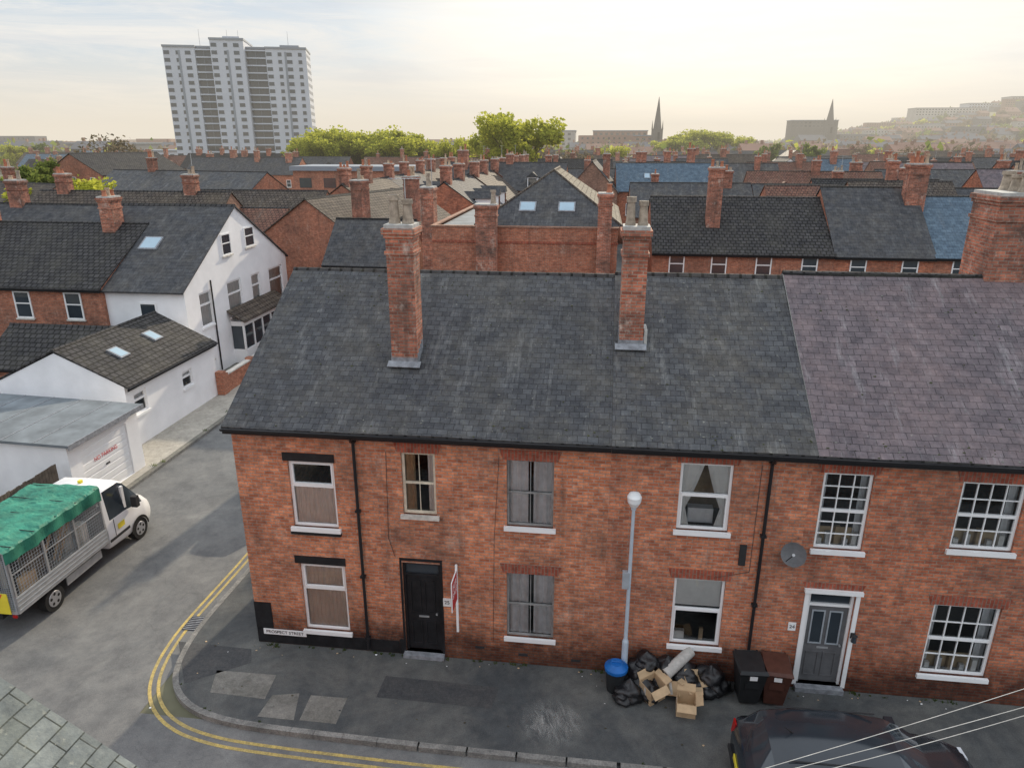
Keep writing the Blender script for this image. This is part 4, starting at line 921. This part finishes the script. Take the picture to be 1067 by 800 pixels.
def bghouse(name,o,yaw,W,D,ze,zr,wall='brickbg',roof='slatebg',roof2=None,style='e',chim=(),nw=None,rows=(3.4,),sky=(),gut=True,dorm=0):
    e=empty(name,o,yaw)
    mb=MB()
    if style=='e': walls_e(mb,W,D,ze,zr,wall)
    else: walls_g(mb,W,D,ze,zr,wall)
    mb.build('walls',e)
    mb=MB()
    if style=='e': roof_e(mb,W,D,ze,zr,roof,ov=.25,mat2=roof2,gut=gut)
    else: roof_g(mb,W,D,ze,zr,roof,mat2=roof2)
    sl=(zr-ze)/((D if style=='e' else W)/2)
    for (sx,f) in sky: skylight(mb,sx,D/2*f,ze+D/2*f*sl,.7,.9,sl)
    mb.build('roof',e)
    mb=MB(); nw=nw if nw is not None else max(1,int(W/2.8))
    for zc in rows:
        for i in range(nw):
            cx=(i+.5)*W/nw+R.uniform(-.15,.15); pwindow(mb,cx-.45,cx+.45,zc,min(zc+1.35,ze-.2))
    for k in range(dorm):
        cx=(k+.5)*W/dorm; zb=ze+.1; mb.box(cx-.6,cx+.6,.15,1.6,zb,zb+1.2,'white'); mb.poly([(cx-.5,.14,zb+.15),(cx+.5,.14,zb+.15),(cx+.5,.14,zb+1.1),(cx-.5,.14,zb+1.1)],'glassd')
        mb.extr([(cx-.75,.05,zb+1.2),(cx+.75,.05,zb+1.2),(cx,.05,zb+1.8)],(0,2.6,0),roof)
    mb.build('windows',e)
    if chim:
        mb=MB()
        for c in chim:
            cx,cy,w_,d_,top,n=c; base=(ze+ (1-abs(cy-D/2)/(D/2))*(zr-ze)-.7) if style=='e' else (ze+(1-abs(cx-W/2)/(W/2))*(zr-ze)-.7)
            chimney(mb,cx,cy,w_,d_,base,top,n,al='x' if w_>=d_ else 'y')
        mb.build('chimney',e)
    return e
p=G(60,300,4.85); o=p-dU*24
bghouse('brick_terrace',Vector((o.x,o.y,0)),YAW,26.3,9,5.0,7.5,'brickbg','tiled',nw=9,rows=(3.3,.9),chim=((24.5,4.2,.7,.9,8.9,3),(17,4.5,.9,.7,8.9,3),(9,4.5,.9,.7,8.9,3)))
bghouse('brick_outhouse',UV(-19.5,13.8),YAW,5.8,4.2,2.2,3.5,'brickbg','tiled',nw=1,rows=())
bghouse('brick_outhouse',UV(-27,11.5),YAW,5,4,2.2,3.3,'brickbg','slateB',nw=1,rows=())
def HB(name,px,py,zr,yawdeg,W,D,ze,dist=None,**k):
    p=G(px,py,zr)
    if dist:
        d=ray(px,py); p=CAM+d*(dist/d.y); ze+=p.z-zr; zr=p.z
    yw=math.radians(yawdeg); xd=Vector((math.cos(yw),math.sin(yw),0)); yd=Vector((-math.sin(yw),math.cos(yw),0))
    o=p-xd*W/2-(yd*D/2 if k.get('style','e')=='e' else Vector((0,0,0))); o.z=0
    return bghouse(name,o,yw,W,D,ze,zr,**k)
HB('brick_house',318,207,8.2,-24,8.5,13,5.6,style='g',wall='brickbg',roof='tile',nw=0,rows=(),chim=((6.9,2.2,.8,.9,9.3,3),(7.2,8,.8,.9,9.3,3)))
HB('brick_house',392,228,7.2,-9,5,5,5.0,wall='brickbg',roof='slatebg',nw=1,rows=(3.3,))
HB('white_house',300,212,7.0,-7,7,7,4.5,wall='render',roof='tiled',nw=2)
for k in range(5):
    o=UV(-1.5+.2*k,48+k*13.2)
    bghouse('brick_terrace',o,Y83,13,8,5.6,8.4,'brickbg' if k%2 else 'brickC',['slatebg','tile','tiler','tile','tiled'][k],nw=4,rows=(3.4,),chim=((1,4,.8,.9,9.7,3),(7,4,.8,.9,9.7,3)),dorm=3 if k%2==0 else 0)
for k in range(4):
    o=UV(-10.2,47+k*13.4)
    bghouse('brick_terrace',o,Y83,13.2,8,5.4,8.2,'brickbg' if k%2==0 else 'brickC',['tile','slatebg','tile','tiler'][k],nw=4,rows=(3.4,.9),chim=((1,4,.8,.9,9.5,3),(7,4,.8,.9,9.5,3)),dorm=2)
# hip-roofed brick building
fl=G(450,236,7.4); o=Vector((fl.x,fl.y,0)); e=empty('hip_roofed_brick_building',o,YAW); W_=9.7; D_=13
mb=MB(); wall_open(mb,W_,7.4,[],'brickbg'); mb.poly([(0,D_,0),(0,0,0),(0,0,7.4),(0,D_,7.4)],'brickbg'); mb.poly([(W_,0,0),(W_,D_,0),(W_,D_,7.4),(W_,0,7.4)],'brickbg'); mb.poly([(W_,D_,0),(0,D_,0),(0,D_,7.4),(W_,D_,7.4)],'brickbg')
mb.box(-.06,W_+.06,-.06,.24,7.401,7.47,'brickbg2'); mb.box(-.06,.2,.241,D_,7.401,7.47,'brickbg2'); mb.box(.2,W_,.25,D_,7.2,7.3,'sheet')
mb.box(-.03,W_+.03,-.04,.01,6.6,6.7,'soldier'); mb.build('walls',e)
mb=MB(); xa,xb,ya,yb=2.2,W_+.25,.5,D_; zb=7.45; zt=10.1; xm=(xa+xb)/2; yr=4.6
mb.poly([(xa,ya,zb),(xb,ya,zb),(xm,yr,zt)],'slatebg'); mb.poly([(xb,ya,zb),(xb,yb,zb),(xm,yb-3,zt),(xm,yr,zt)],'sunlit_slope'); mb.poly([(xa,yb,zb),(xa,ya,zb),(xm,yr,zt),(xm,yb-3,zt)],'slatebg'); mb.poly([(xb,yb,zb),(xa,yb,zb),(xm,yb-3,zt)],'slatebg')  # right slope takes the paler material, painted as if sunlit
mb.cyl((xa,ya,zb),(xm,yr,zt),.07,.07,8,'tile'); mb.cyl((xb,ya,zb),(xm,yr,zt),.07,.07,8,'tile'); mb.cyl((xm,yr,zt),(xm,yb-3,zt),.07,.07,8,'tile')
sl=(zt-zb)/(yr-ya); skylight(mb,xm-1.2,ya+1.3,zb+1.3*sl,.9,.8,sl); skylight(mb,xm+.9,ya+1.3,zb+1.3*sl,.9,.8,sl); mb.build('roof',e)
mb=MB(); chimney(mb,2.95,-.25,1.1,.55,4,8.6,3); chimney(mb,9.0,-.3,.7,.6,4,9.2,2); chimney(mb,-.6,2,.7,.9,4,9.3,3,al='y'); mb.build('chimney',e)
# right mid terrace
p=G(680,262,5.5); o=Vector((p.x,p.y,0)); x=0
for i,(w_,rf,zr,wl_,ch) in enumerate(((10.3,'tiled',8.35,'brickbg',((3.6,2.2,.8,.75,10.2,3),)),(5.4,'slatebg',9.0,'brickC',((5.1,3.6,1.1,.8,10.4,4),)),(5.8,'slateblue',8.5,'brickbg',((5.4,4,.9,.8,10.0,4),)),(6.5,'slatebg',8.9,'brickC',((5.8,4,1,.8,10.2,4),)),(8,'tile',8.4,'brickbg',((6,4,1,.8,10.2,4),)),(8,'tiled',8.6,'brickbg',((6,4,1,.8,10.2,4),)))):
    bghouse('brick_terrace',o+dU*x,YAW,w_-.01,9,5.6,zr,wl_,rf,nw=max(1,int(w_/2.1)),rows=(4.1,1.1),chim=ch); x+=w_
HB('brick_house',140,199,8.2,-7,15,8,5.2,wall='brickbg2',roof='tile',nw=5,chim=((2,4,.9,.7,9.4,3),(12,4,.9,.7,9.4,3)))
HB('brick_house',35,212,8,-12,14,8,5.2,wall='brickbg',roof='slatebg',nw=4,chim=((6,4,.9,.7,9.4,3),))
HB('brick_house',72,160,9,-25,11,13,6.5,dist=95,style='g',wall='brickbg',roof='tiled',nw=3,rows=(4,6))
HB('brick_house',195,178,8.5,-20,22,10,5.6,wall='brickbg',roof='slateB',nw=7,chim=((6,5,.9,.7,9.9,3),))
HB('brick_house',20,190,8,-30,13,9,5.2,wall='brickbg2',roof='tile',nw=4,chim=((6,4,.9,.7,9.4,3),))
HB('brick_house',265,198,8,-7,12,8,5.4,wall='brickbg',roof='tile',nw=4)
HB('brick_house',240,216,7,-7,9,7,5.0,wall='brickbg2',roof='tiler',nw=3)

roofs=['slatebg','slatebg','slateB','tile','tiled','tiled','tiler','slateblue','slateC','slatebg']
RR=random.Random(5)
Ds=[60,73,87,102,118,136,156,180,207,238,275]
for D0 in Ds:
    xl=-.10*D0 if D0<110 else -.30*D0; xr=.86*D0
    if D0>=136: xl=-.72*D0
    x=xl
    while x<xr:
        W0=RR.choice([6,8,10,12,15]) * (1 if D0<120 else 1.5)
        zr=8.2+RR.uniform(-.7,1.1); ze=zr-2.9; yw=YAW+RR.uniform(-.05,.05)
        cx=x+W0/2; az=cx/D0
        skip = (-.50<az<-.23 and D0>=180) or (az<-.05 and D0<118) or (D0<75 and -.2<az<.17) or (-.3<az<-.05 and D0<140)
        if not skip and RR.random()>.07:
            nch=max(1,int(W0/5)); ch=[((k+.5)*W0/nch+RR.uniform(-.5,.5),4+RR.uniform(-1.0,1.0),RR.choice([.7,.9,1.2]),.75,zr+RR.uniform(.6,1.7),RR.choice([2,3,4])) for k in range(nch) if RR.random()>.15]
            gb=RR.random()<.14
            if gb: bghouse('brick_house',Vector((x,D0-(x)*.1228*.9-RR.uniform(0,2),0)),yw,min(W0,9)-.05,9,ze,zr+.4,RR.choice(['brickbg','brickC','brickbg2','render']),RR.choice(roofs),style='g',chim=[(min(W0,9)*.75,3,.8,.8,zr+1.2,3)],rows=(3.4,),nw=2)
            else: bghouse('brick_terrace',Vector((x,D0-(x)*.1228*.9+RR.uniform(-1,1),0)),yw,W0-.05,8,ze,zr,RR.choice(['brickbg','brickC','brickbg2','brickbg','render'] if RR.random()<.3 else ['brickbg','brickC','brickbg2']),RR.choice(roofs),chim=ch,rows=(3.4,),nw=int(W0/2.6),gut=False,dorm=RR.choice([0,0,0,2]) if D0<160 else 0,sky=[(W0*.3,.5)] if RR.random()<.35 else ())
        x+=W0+(RR.choice([0,0,0,3]))

# ---------------------------------------------------------------- tower block
c=Vector((-102,288,0)); yw=math.radians(10)
e=empty('tower_block',c,yw)
fl=17; fh=2.55
segs=[(-25.5,-14.5,0,0,'wing'),(-14.5,-8.5,1.6,0,'balc'),(-8.5,3.2,-2.5,2.4,'core'),(3.2,10.4,1.6,0,'balc'),(10.4,25,0,0,'wing')]
mb=MB(); wb=MB(); bb=MB()
for (a,b,yo,ex,kind) in segs:
    h=fl*fh+ex+1.0; mb.box(a,b,yo,18,0,h,'tower' if kind!='balc' else 'towerg')
    mb.box(a-.2 if kind!='balc' else a+.01,b+.2 if kind!='balc' else b-.01,yo-.3,18.2,h+.01,h+.7,'towerg')
    for k in range(fl+(1 if ex else 0)):
        z=k*fh+.6
        if kind=='balc':
            bb.box(a+.1,b-.1,yo-1.5,yo-.01,z+1.95,z+2.1,'towerg'); bb.box(a+.1,b-.1,yo-1.5,yo-1.42,z+2.11,z+2.5,'tower')
            for q in (0,4,8): xx=a+.15+(b-a-.35)*q/8; bb.box(xx,xx+.06,yo-1.5,yo-1.44,z+.0,z+1.94,'towerg')
            wb.box(a+.4,b-.4,yo-.06,yo-.01,z+.1,z+1.8,'glassd')
        else:
            n=4 if b-a>13 else 3
            for i in range(n):
                cx=a+(b-a)*(i+.5)/n; ww=1.1 if i%2 else 1.6
                wb.box(cx-ww,cx+ww*.2,yo-.08,yo-.01,z+.55,z+1.75,'glassd'); wb.box(cx-ww-.12,cx+ww*.2+.12,yo-.05,yo-.01,z+.42,z+.54,'towerg')
for k in range(fl):
    z=k*fh+.6
    for i in range(5):
        yy=1.5+i*3.4; wb.box(25.01,25.08,yy,yy+1.5,z+.5,z+1.7,'glassd')
for xx in (-20,-2.5,17.5): mb.box(xx-.35,xx+.35,(-2.5 if xx==-2.5 else 0)-.12,(-2.5 if xx==-2.5 else 0)-.005,0,fl*fh,'towerg')
mb.box(-5,1,4,12,fl*fh+4.15,fl*fh+5.4,'tower'); mb.box(15,22,6,12,fl*fh+1.75,fl*fh+3.0,'towerg')
for xx in (-4,0,-14,18): mb.cyl((xx,8,fl*fh+2),(xx,8,fl*fh+8.0),.1,.06,5,'alu')
mb.build('walls',e); wb.build('windows',e); bb.build('balconies',e)

# ---------------------------------------------------------------- trees
def treemesh(name,h,r,nl,seed,leaf='leafy',ls=.42):
    rr=random.Random(seed); mb=MB(); th=h*.32
    mb.cyl((0,0,0),(0,0,th),h*.028,h*.02,8,'bark')
    cl=[]
    for k in range(9):
        a=k*2.4+rr.uniform(-.3,.3); rad=r*rr.uniform(.35,.75); z=th+(h-th)*rr.uniform(.25,.8)
        p0=Vector((0,0,th*rr.uniform(.8,1))); p1=Vector((math.cos(a)*rad*.5,math.sin(a)*rad*.5,(th+z)/2+.3)); p2=Vector((math.cos(a)*rad,math.sin(a)*rad,z))
        mb.cyl(p0,p1,h*.014,h*.008,6,'bark',False); mb.cyl(p1,p2,h*.008,h*.003,5,'bark',False)
        for q in range(3): p3=p2+Vector((rr.gauss(0,1),rr.gauss(0,1),rr.uniform(.2,1.2)))*r*.22; mb.cyl(p2,p3,h*.003,h*.0015,4,'bark',False); cl.append(p3)
    mb.cyl((0,0,th),(0,0,h*.85),h*.018,h*.004,6,'bark',False)
    for k in range(34):
        while True:
            v=Vector((rr.uniform(-1,1),rr.uniform(-1,1),rr.uniform(-1,1)))
            if .35<v.length<1: break
        cl.append(Vector((v.x*r*.9,v.y*r*.9,th*.9+(h-th*.9)*.5+v.z*(h-th*.9)*.46)))
    per=nl//len(cl)
    for c_ in cl:
        cr=r*rr.uniform(.16,.30)
        for i in range(per):
            d_=Vector((rr.gauss(0,1),rr.gauss(0,1),rr.gauss(0,.8))).normalized()*cr*rr.uniform(.4,1.05); p=c_+d_
            n=Vector((rr.gauss(0,1),rr.gauss(0,1),rr.gauss(0,1))).normalized(); t=n.orthogonal().normalized()*ls*rr.uniform(.5,1.1); b=n.cross(t)*.7
            mb.poly([p-t-b,p+t-b*.4,p+t*.6+b,p-t*.5+b],leaf)
    o=mb.build(name); me=o.data; bpy.data.objects.remove(o); return me
T=[treemesh('tree_mesh_a',13,5.5,7500,1,ls=.28),treemesh('tree_mesh_b',12,5.0,4200,2,'leafg',.36),treemesh('tree_mesh_c',12,4.5,900,3,'leafb',.25),treemesh('tree_mesh_d',13,6,7500,4,'leafy',.30)]
def tree(k,px,py,D,name='tree',sc=None):
    d=ray(px,py); s=D/d.y; p=CAM+d*s; hh=p.z
    base=13 if k in (0,3) else 12
    o=bpy.data.objects.new(name,T[k]); scene.collection.objects.link(o); o.location=(p.x,p.y,-.1); f=max(.3,hh/base); w=f*(sc or 1); o.scale=(w,w,f); o.rotation_euler=(0,0,RR.uniform(0,6))
tree(0,541,117,140,sc=1.05); tree(3,520,128,150,sc=.85)
for px,py,D in ((322,144,180),(336,137,183),(356,134,178),(376,139,186),(394,136,181),(414,138,176),(432,143,186),(345,141,172),(404,142,170)): tree(RR.choice([0,3]),px,py,D,sc=1.25)
tree(0,472,144,165,sc=1.0); tree(3,492,150,175,sc=1.1); tree(3,455,151,180)
tree(2,105,138,120); tree(2,130,150,150); tree(1,22,168,90); tree(0,48,172,100,sc=1.0); tree(2,65,160,140); tree(3,15,152,240); tree(1,28,150,260,sc=1.3); tree(0,60,186,70,sc=1.2)
for px,py,D in ((715,141,330),(740,135,340),(765,141,350),(700,145,330)): tree(RR.choice([0,3]),px,py,D,sc=1.5)
for px,py,D in ((600,154,140),(575,152,170),(842,150,230),(900,148,260),(240,168,230),(250,165,260),(800,150,260),(955,150,210),(1010,150,240),(160,165,200),(200,168,210),(640,152,220)): tree(RR.choice([1,0,2,3]),px,py,D)
def hillz(x,y):
    a=max(0,min(1,(x-.28*y)/(.45*y+1))); b=max(0,min(1,(y-450)/900)); a=a*a*(3-2*a); b=b*b*(3-2*b)
    return 74*a*b
mb=MB(); rr=random.Random(9)
for k in range(1050):
    D=rr.uniform(300,1700) if k>250 else rr.uniform(250,500); az=rr.uniform(-.8,.8) if k<900 else rr.uniform(.35,.85); x=az*D
    if k>=900: D=rr.uniform(700,1500); x=az*D
    if -.50<az<-.22 and D<330: continue
    z0=hillz(x,D); hgt=rr.uniform(5,11); wid=rr.uniform(4,10)
    m=rr.choice(['leafg','leafb','leafy','leafg','leafb'])
    for i in range(40):
        c_=Vector((x+rr.gauss(0,wid*.45),D+rr.gauss(0,wid*.4),z0+abs(rr.gauss(hgt*.55,hgt*.25)))); s=rr.uniform(.5,1.1)*(1+D/900)
        n=Vector((rr.gauss(0,1),rr.gauss(0,1),rr.gauss(0,1))).normalized(); t=n.orthogonal().normalized()*s; b=n.cross(t)
        mb.poly([c_-t-b,c_+t-b*.4,c_+t*.6+b,c_-t*.5+b],m)
mb.build('distant_trees')
mb=MB()
gx=[0+i*70 for i in range(45)]; gy=[440+j*70 for j in range(40)]
idx={}
for i,x in enumerate(gx):
    for j,y in enumerate(gy): idx[i,j]=len(mb.v); mb.v.append((x,y,hillz(x,y)-.14+(3*mnoise.noise(Vector((x*.006,y*.006,0))) if hillz(x,y)>4 else 0)))
k_=mb.mi('hill')
for i in range(len(gx)-1):
    for j in range(len(gy)-1): mb.f.append((idx[i,j],idx[i+1,j],idx[i+1,j+1],idx[i,j+1])); mb.m.append(k_)
mb.build('hill',smooth=180)
rr=random.Random(21)
wallm=['bgA','bgB','bgC','bgA','bgA','bgC']
mbd=MB()
for k in range(760):
    D=rr.uniform(310,1500); az=rr.uniform(-.85,.85)
    if k>620: az=rr.uniform(.4,.85); D=rr.uniform(600,1400)
    x=az*D
    if -.52<az<-.2 and D<340: continue
    z0=hillz(x,D); big=rr.random()<.08 and D>420
    w_=rr.uniform(10,24) if not big else rr.uniform(25,55); h_=rr.uniform(5,9) if not big else rr.uniform(9,16); dd=rr.uniform(9,14); m=rr.choice(wallm)
    mbd.box(x,x+w_,D,D+dd,z0-3,z0+h_,m)
    if not big:
        rm=rr.choice(['bgC','bgC','bgA']); mbd.extr([(x-.4,D-.4,z0+h_+.01),(x-.4,D+dd+.4,z0+h_+.01),(x-.4,D+dd/2,z0+h_+3.2)],(w_+.8,0,0),rm)
        for q in range(int(w_/7)): mbd.box(x+2+q*7,x+3+q*7,D+dd/2-.5,D+dd/2+.5,z0+h_+2,z0+h_+4.6,'bgA')
    n=int(w_/3.5)
    for r_ in range(int(h_/3)):
        for i in range(n): mbd.poly([(x+1+i*3.4,D-.05,z0+1.2+r_*3),(x+2.2+i*3.4,D-.05,z0+1.2+r_*3),(x+2.2+i*3.4,D-.05,z0+2.5+r_*3),(x+1+i*3.4,D-.05,z0+2.5+r_*3)],'glassd')
mbd.build('distant_buildings')
def church(px,py,D,w,name='church'):
    d=ray(px,py); s=D/d.y; p=CAM+d*s; top=p.z; z0=hillz(p.x,D); e=empty(name,(p.x,D,z0-1),.2); h=top-z0+1; mb=MB(); th=h*.52
    mb.box(-w/2,w/2,-w/2,w/2,0,th,'churchst'); mb.cyl((0,0,th),(0,0,h),w*.5,.12,8,'churchst')
    for sx in (-1,1):
        for sy in (-1,1): mb.cyl((sx*w*.45,sy*w*.45,th-.5),(sx*w*.45,sy*w*.45,th+h*.13),w*.09,.03,6,'churchst')
    mb.box(-w*.13,w*.13,-w/2-.1,-w/2+.01,th*.68,th*.9,'dark')
    mb.box(-w*4,-w/2,-w*.7,w*.7,0,th*.42,'churchst'); mb.extr([(-w*4,-w*.8,th*.42),(-w*4,w*.8,th*.42),(-w*4,0,th*.62)],(w*3.5,0,0),'bgC')
    mb.build('tower_and_spire',e)
church(687,101,480,5.5); church(868,103,720,8)
def block(px,py,D,w,dp,mat,name,rows=2):
    d=ray(px,py); s=D/d.y; p=CAM+d*s; e=empty(name,(p.x,D,0),YAW); z0=hillz(p.x,D); mb=MB(); mb.box(0,w,0,dp,z0-2,p.z,mat); mb.box(-.4,w+.4,-.4,dp+.4,p.z+.01,p.z+.7,'towerg')
    for r_ in range(rows):
        n=int(w/4)
        for i in range(n): z=p.z-2.6-r_*3.2; mb.poly([(1+i*4,-.06,z),(3.0+i*4,-.06,z),(3.0+i*4,-.06,z+1.5),(1+i*4,-.06,z+1.5)],'glassd')
    mb.build('walls',e)
block(95,158,330,60,25,'tower','warehouse',1); block(20,150,420,70,30,'bgC','warehouse',1); block(560,137,520,26,20,'bgB','office_building',3); block(618,137,560,40,20,'bgA','office_building',3); block(655,142,500,20,18,'bgA','office_building',3)
block(305,178,118,19,9,'brickbg','brick_flats',1); block(955,113,1050,85,30,'bgB','office_building',3); block(1010,108,1150,60,30,'tower','office_building',4); block(1055,101,1100,50,30,'bgB','office_building',4); block(825,126,760,45,20,'churchst','office_building',2)

car('parked_car',UV(-2.9,9.0,-.12),YAW+math.pi/2,'cargrey'); car('parked_car',UV(-2.9,22,-.12),YAW+math.pi/2,'carwhite'); car('parked_car',UV(-7.4,26,-.12),YAW+math.pi/2,'carpaint')
car('parked_car',UV(-17,9.5,0),YAW+.3,'carblue')

# ---------------------------------------------------------------- haze (glowing box over the town, emission in place of scattered sunlight)
hm=bpy.data.materials.new('haze_glow'); hm.use_nodes=True; nt=hm.node_tree; nt.nodes.clear(); out=nt.nodes.new('ShaderNodeOutputMaterial')
SG=.00055
ab=nt.nodes.new('ShaderNodeVolumeAbsorption'); ab.inputs['Color'].default_value=(0,0,0,1); ab.inputs['Density'].default_value=SG
em=nt.nodes.new('ShaderNodeEmission'); em.inputs['Color'].default_value=(.86,.78,.65,1); em.inputs['Strength'].default_value=SG*.98
ad=nt.nodes.new('ShaderNodeAddShader'); nt.links.new(ab.outputs[0],ad.inputs[0]); nt.links.new(em.outputs[0],ad.inputs[1]); nt.links.new(ad.outputs[0],out.inputs['Volume'])
mb=MB(); mb.ml=[hm]
mb.v=[(-3500,75,-1),(3500,75,-1),(3500,3500,-1),(-3500,3500,-1),(-3500,75,90),(3500,75,90),(3500,3500,90),(-3500,3500,90)]
for f in ((0,3,2,1),(4,5,6,7),(0,1,5,4),(1,2,6,5),(2,3,7,6),(3,0,4,7)): mb.f.append(f); mb.m.append(0)
mb.build('emissive_haze')

# ---------------------------------------------------------------- light
SAZ=math.radians(15); SEL=math.radians(22)
sd=bpy.data.lights.new('sun','SUN'); sd.energy=5.0; sd.angle=math.radians(.6); sd.color=(1,.86,.66)
so=bpy.data.objects.new('sun',sd); scene.collection.objects.link(so)
dirv=Vector((math.sin(SAZ)*math.cos(SEL),math.cos(SAZ)*math.cos(SEL),math.sin(SEL)))
so.rotation_euler=dirv.to_track_quat('Z','Y').to_euler(); so.location=(0,0,60)
w=bpy.data.worlds.new('World'); scene.world=w; w.use_nodes=True; nt=w.node_tree; bg=nt.nodes['Background']
sky=nt.nodes.new('ShaderNodeTexSky'); sky.sky_type='NISHITA'; sky.sun_disc=False; sky.sun_elevation=SEL; sky.sun_rotation=SAZ; sky.dust_density=1.5; sky.air_density=1.0
tc=nt.nodes.new('ShaderNodeTexCoord'); g=tc.outputs['Generated']
c1=ramp(nt,noise(nt,g,2.4,9,.68,(1,1,9),.7),.44,.62)
c2=ramp(nt,noise(nt,g,6.0,8,.72,(1,1.3,7),1.0),.46,.66)
c3=ramp(nt,noise(nt,g,3.2,6,.6,(1,1,11),.4),.48,.66)
sx=nt.nodes.new('ShaderNodeSeparateXYZ'); nt.links.new(g,sx.inputs[0])
hz=ramp(nt,sx.outputs[2],0.0,.10,(1,1,1,1),(0,0,0,1))
dp=nt.nodes.new('ShaderNodeVectorMath'); dp.operation='DOT_PRODUCT'; nt.links.new(g,dp.inputs[0]); dp.inputs[1].default_value=dirv
gl=ramp(nt,dp.outputs['Value'],.87,.99)
base=mixc(nt,.8,sky.outputs[0],(4.7,5.7,6.9))
col=mixc(nt,amt(nt,c1,.85),base,(7.5,7.45,7.3))
col=mixc(nt,amt(nt,c2,.6),col,(8.0,7.8,7.5))
col=mixc(nt,amt(nt,c3,.45),col,(5.2,5.8,6.6))
zen=ramp(nt,sx.outputs[2],.20,.5)
col=mixc(nt,zen,col,(9.2,9.9,10.8))
col=mixc(nt,amt(nt,hz,.75),col,(7.8,7.0,5.8))
col=mixc(nt,amt(nt,gl,.85),col,(12,11.0,9.4))
nt.links.new(col,bg.inputs[0]); bg.inputs[1].default_value=.122

cd=bpy.data.cameras.new('camera'); cd.sensor_width=36; cd.sensor_fit='HORIZONTAL'; cd.lens=36*F/1067; cd.clip_end=12000; cd.clip_start=.1
co=bpy.data.objects.new('camera',cd); scene.collection.objects.link(co); co.location=CAM; co.rotation_euler=(math.pi/2-TH,0,0); scene.camera=co
scene.view_settings.view_transform='Standard'; scene.view_settings.look='None'; scene.view_settings.exposure=0
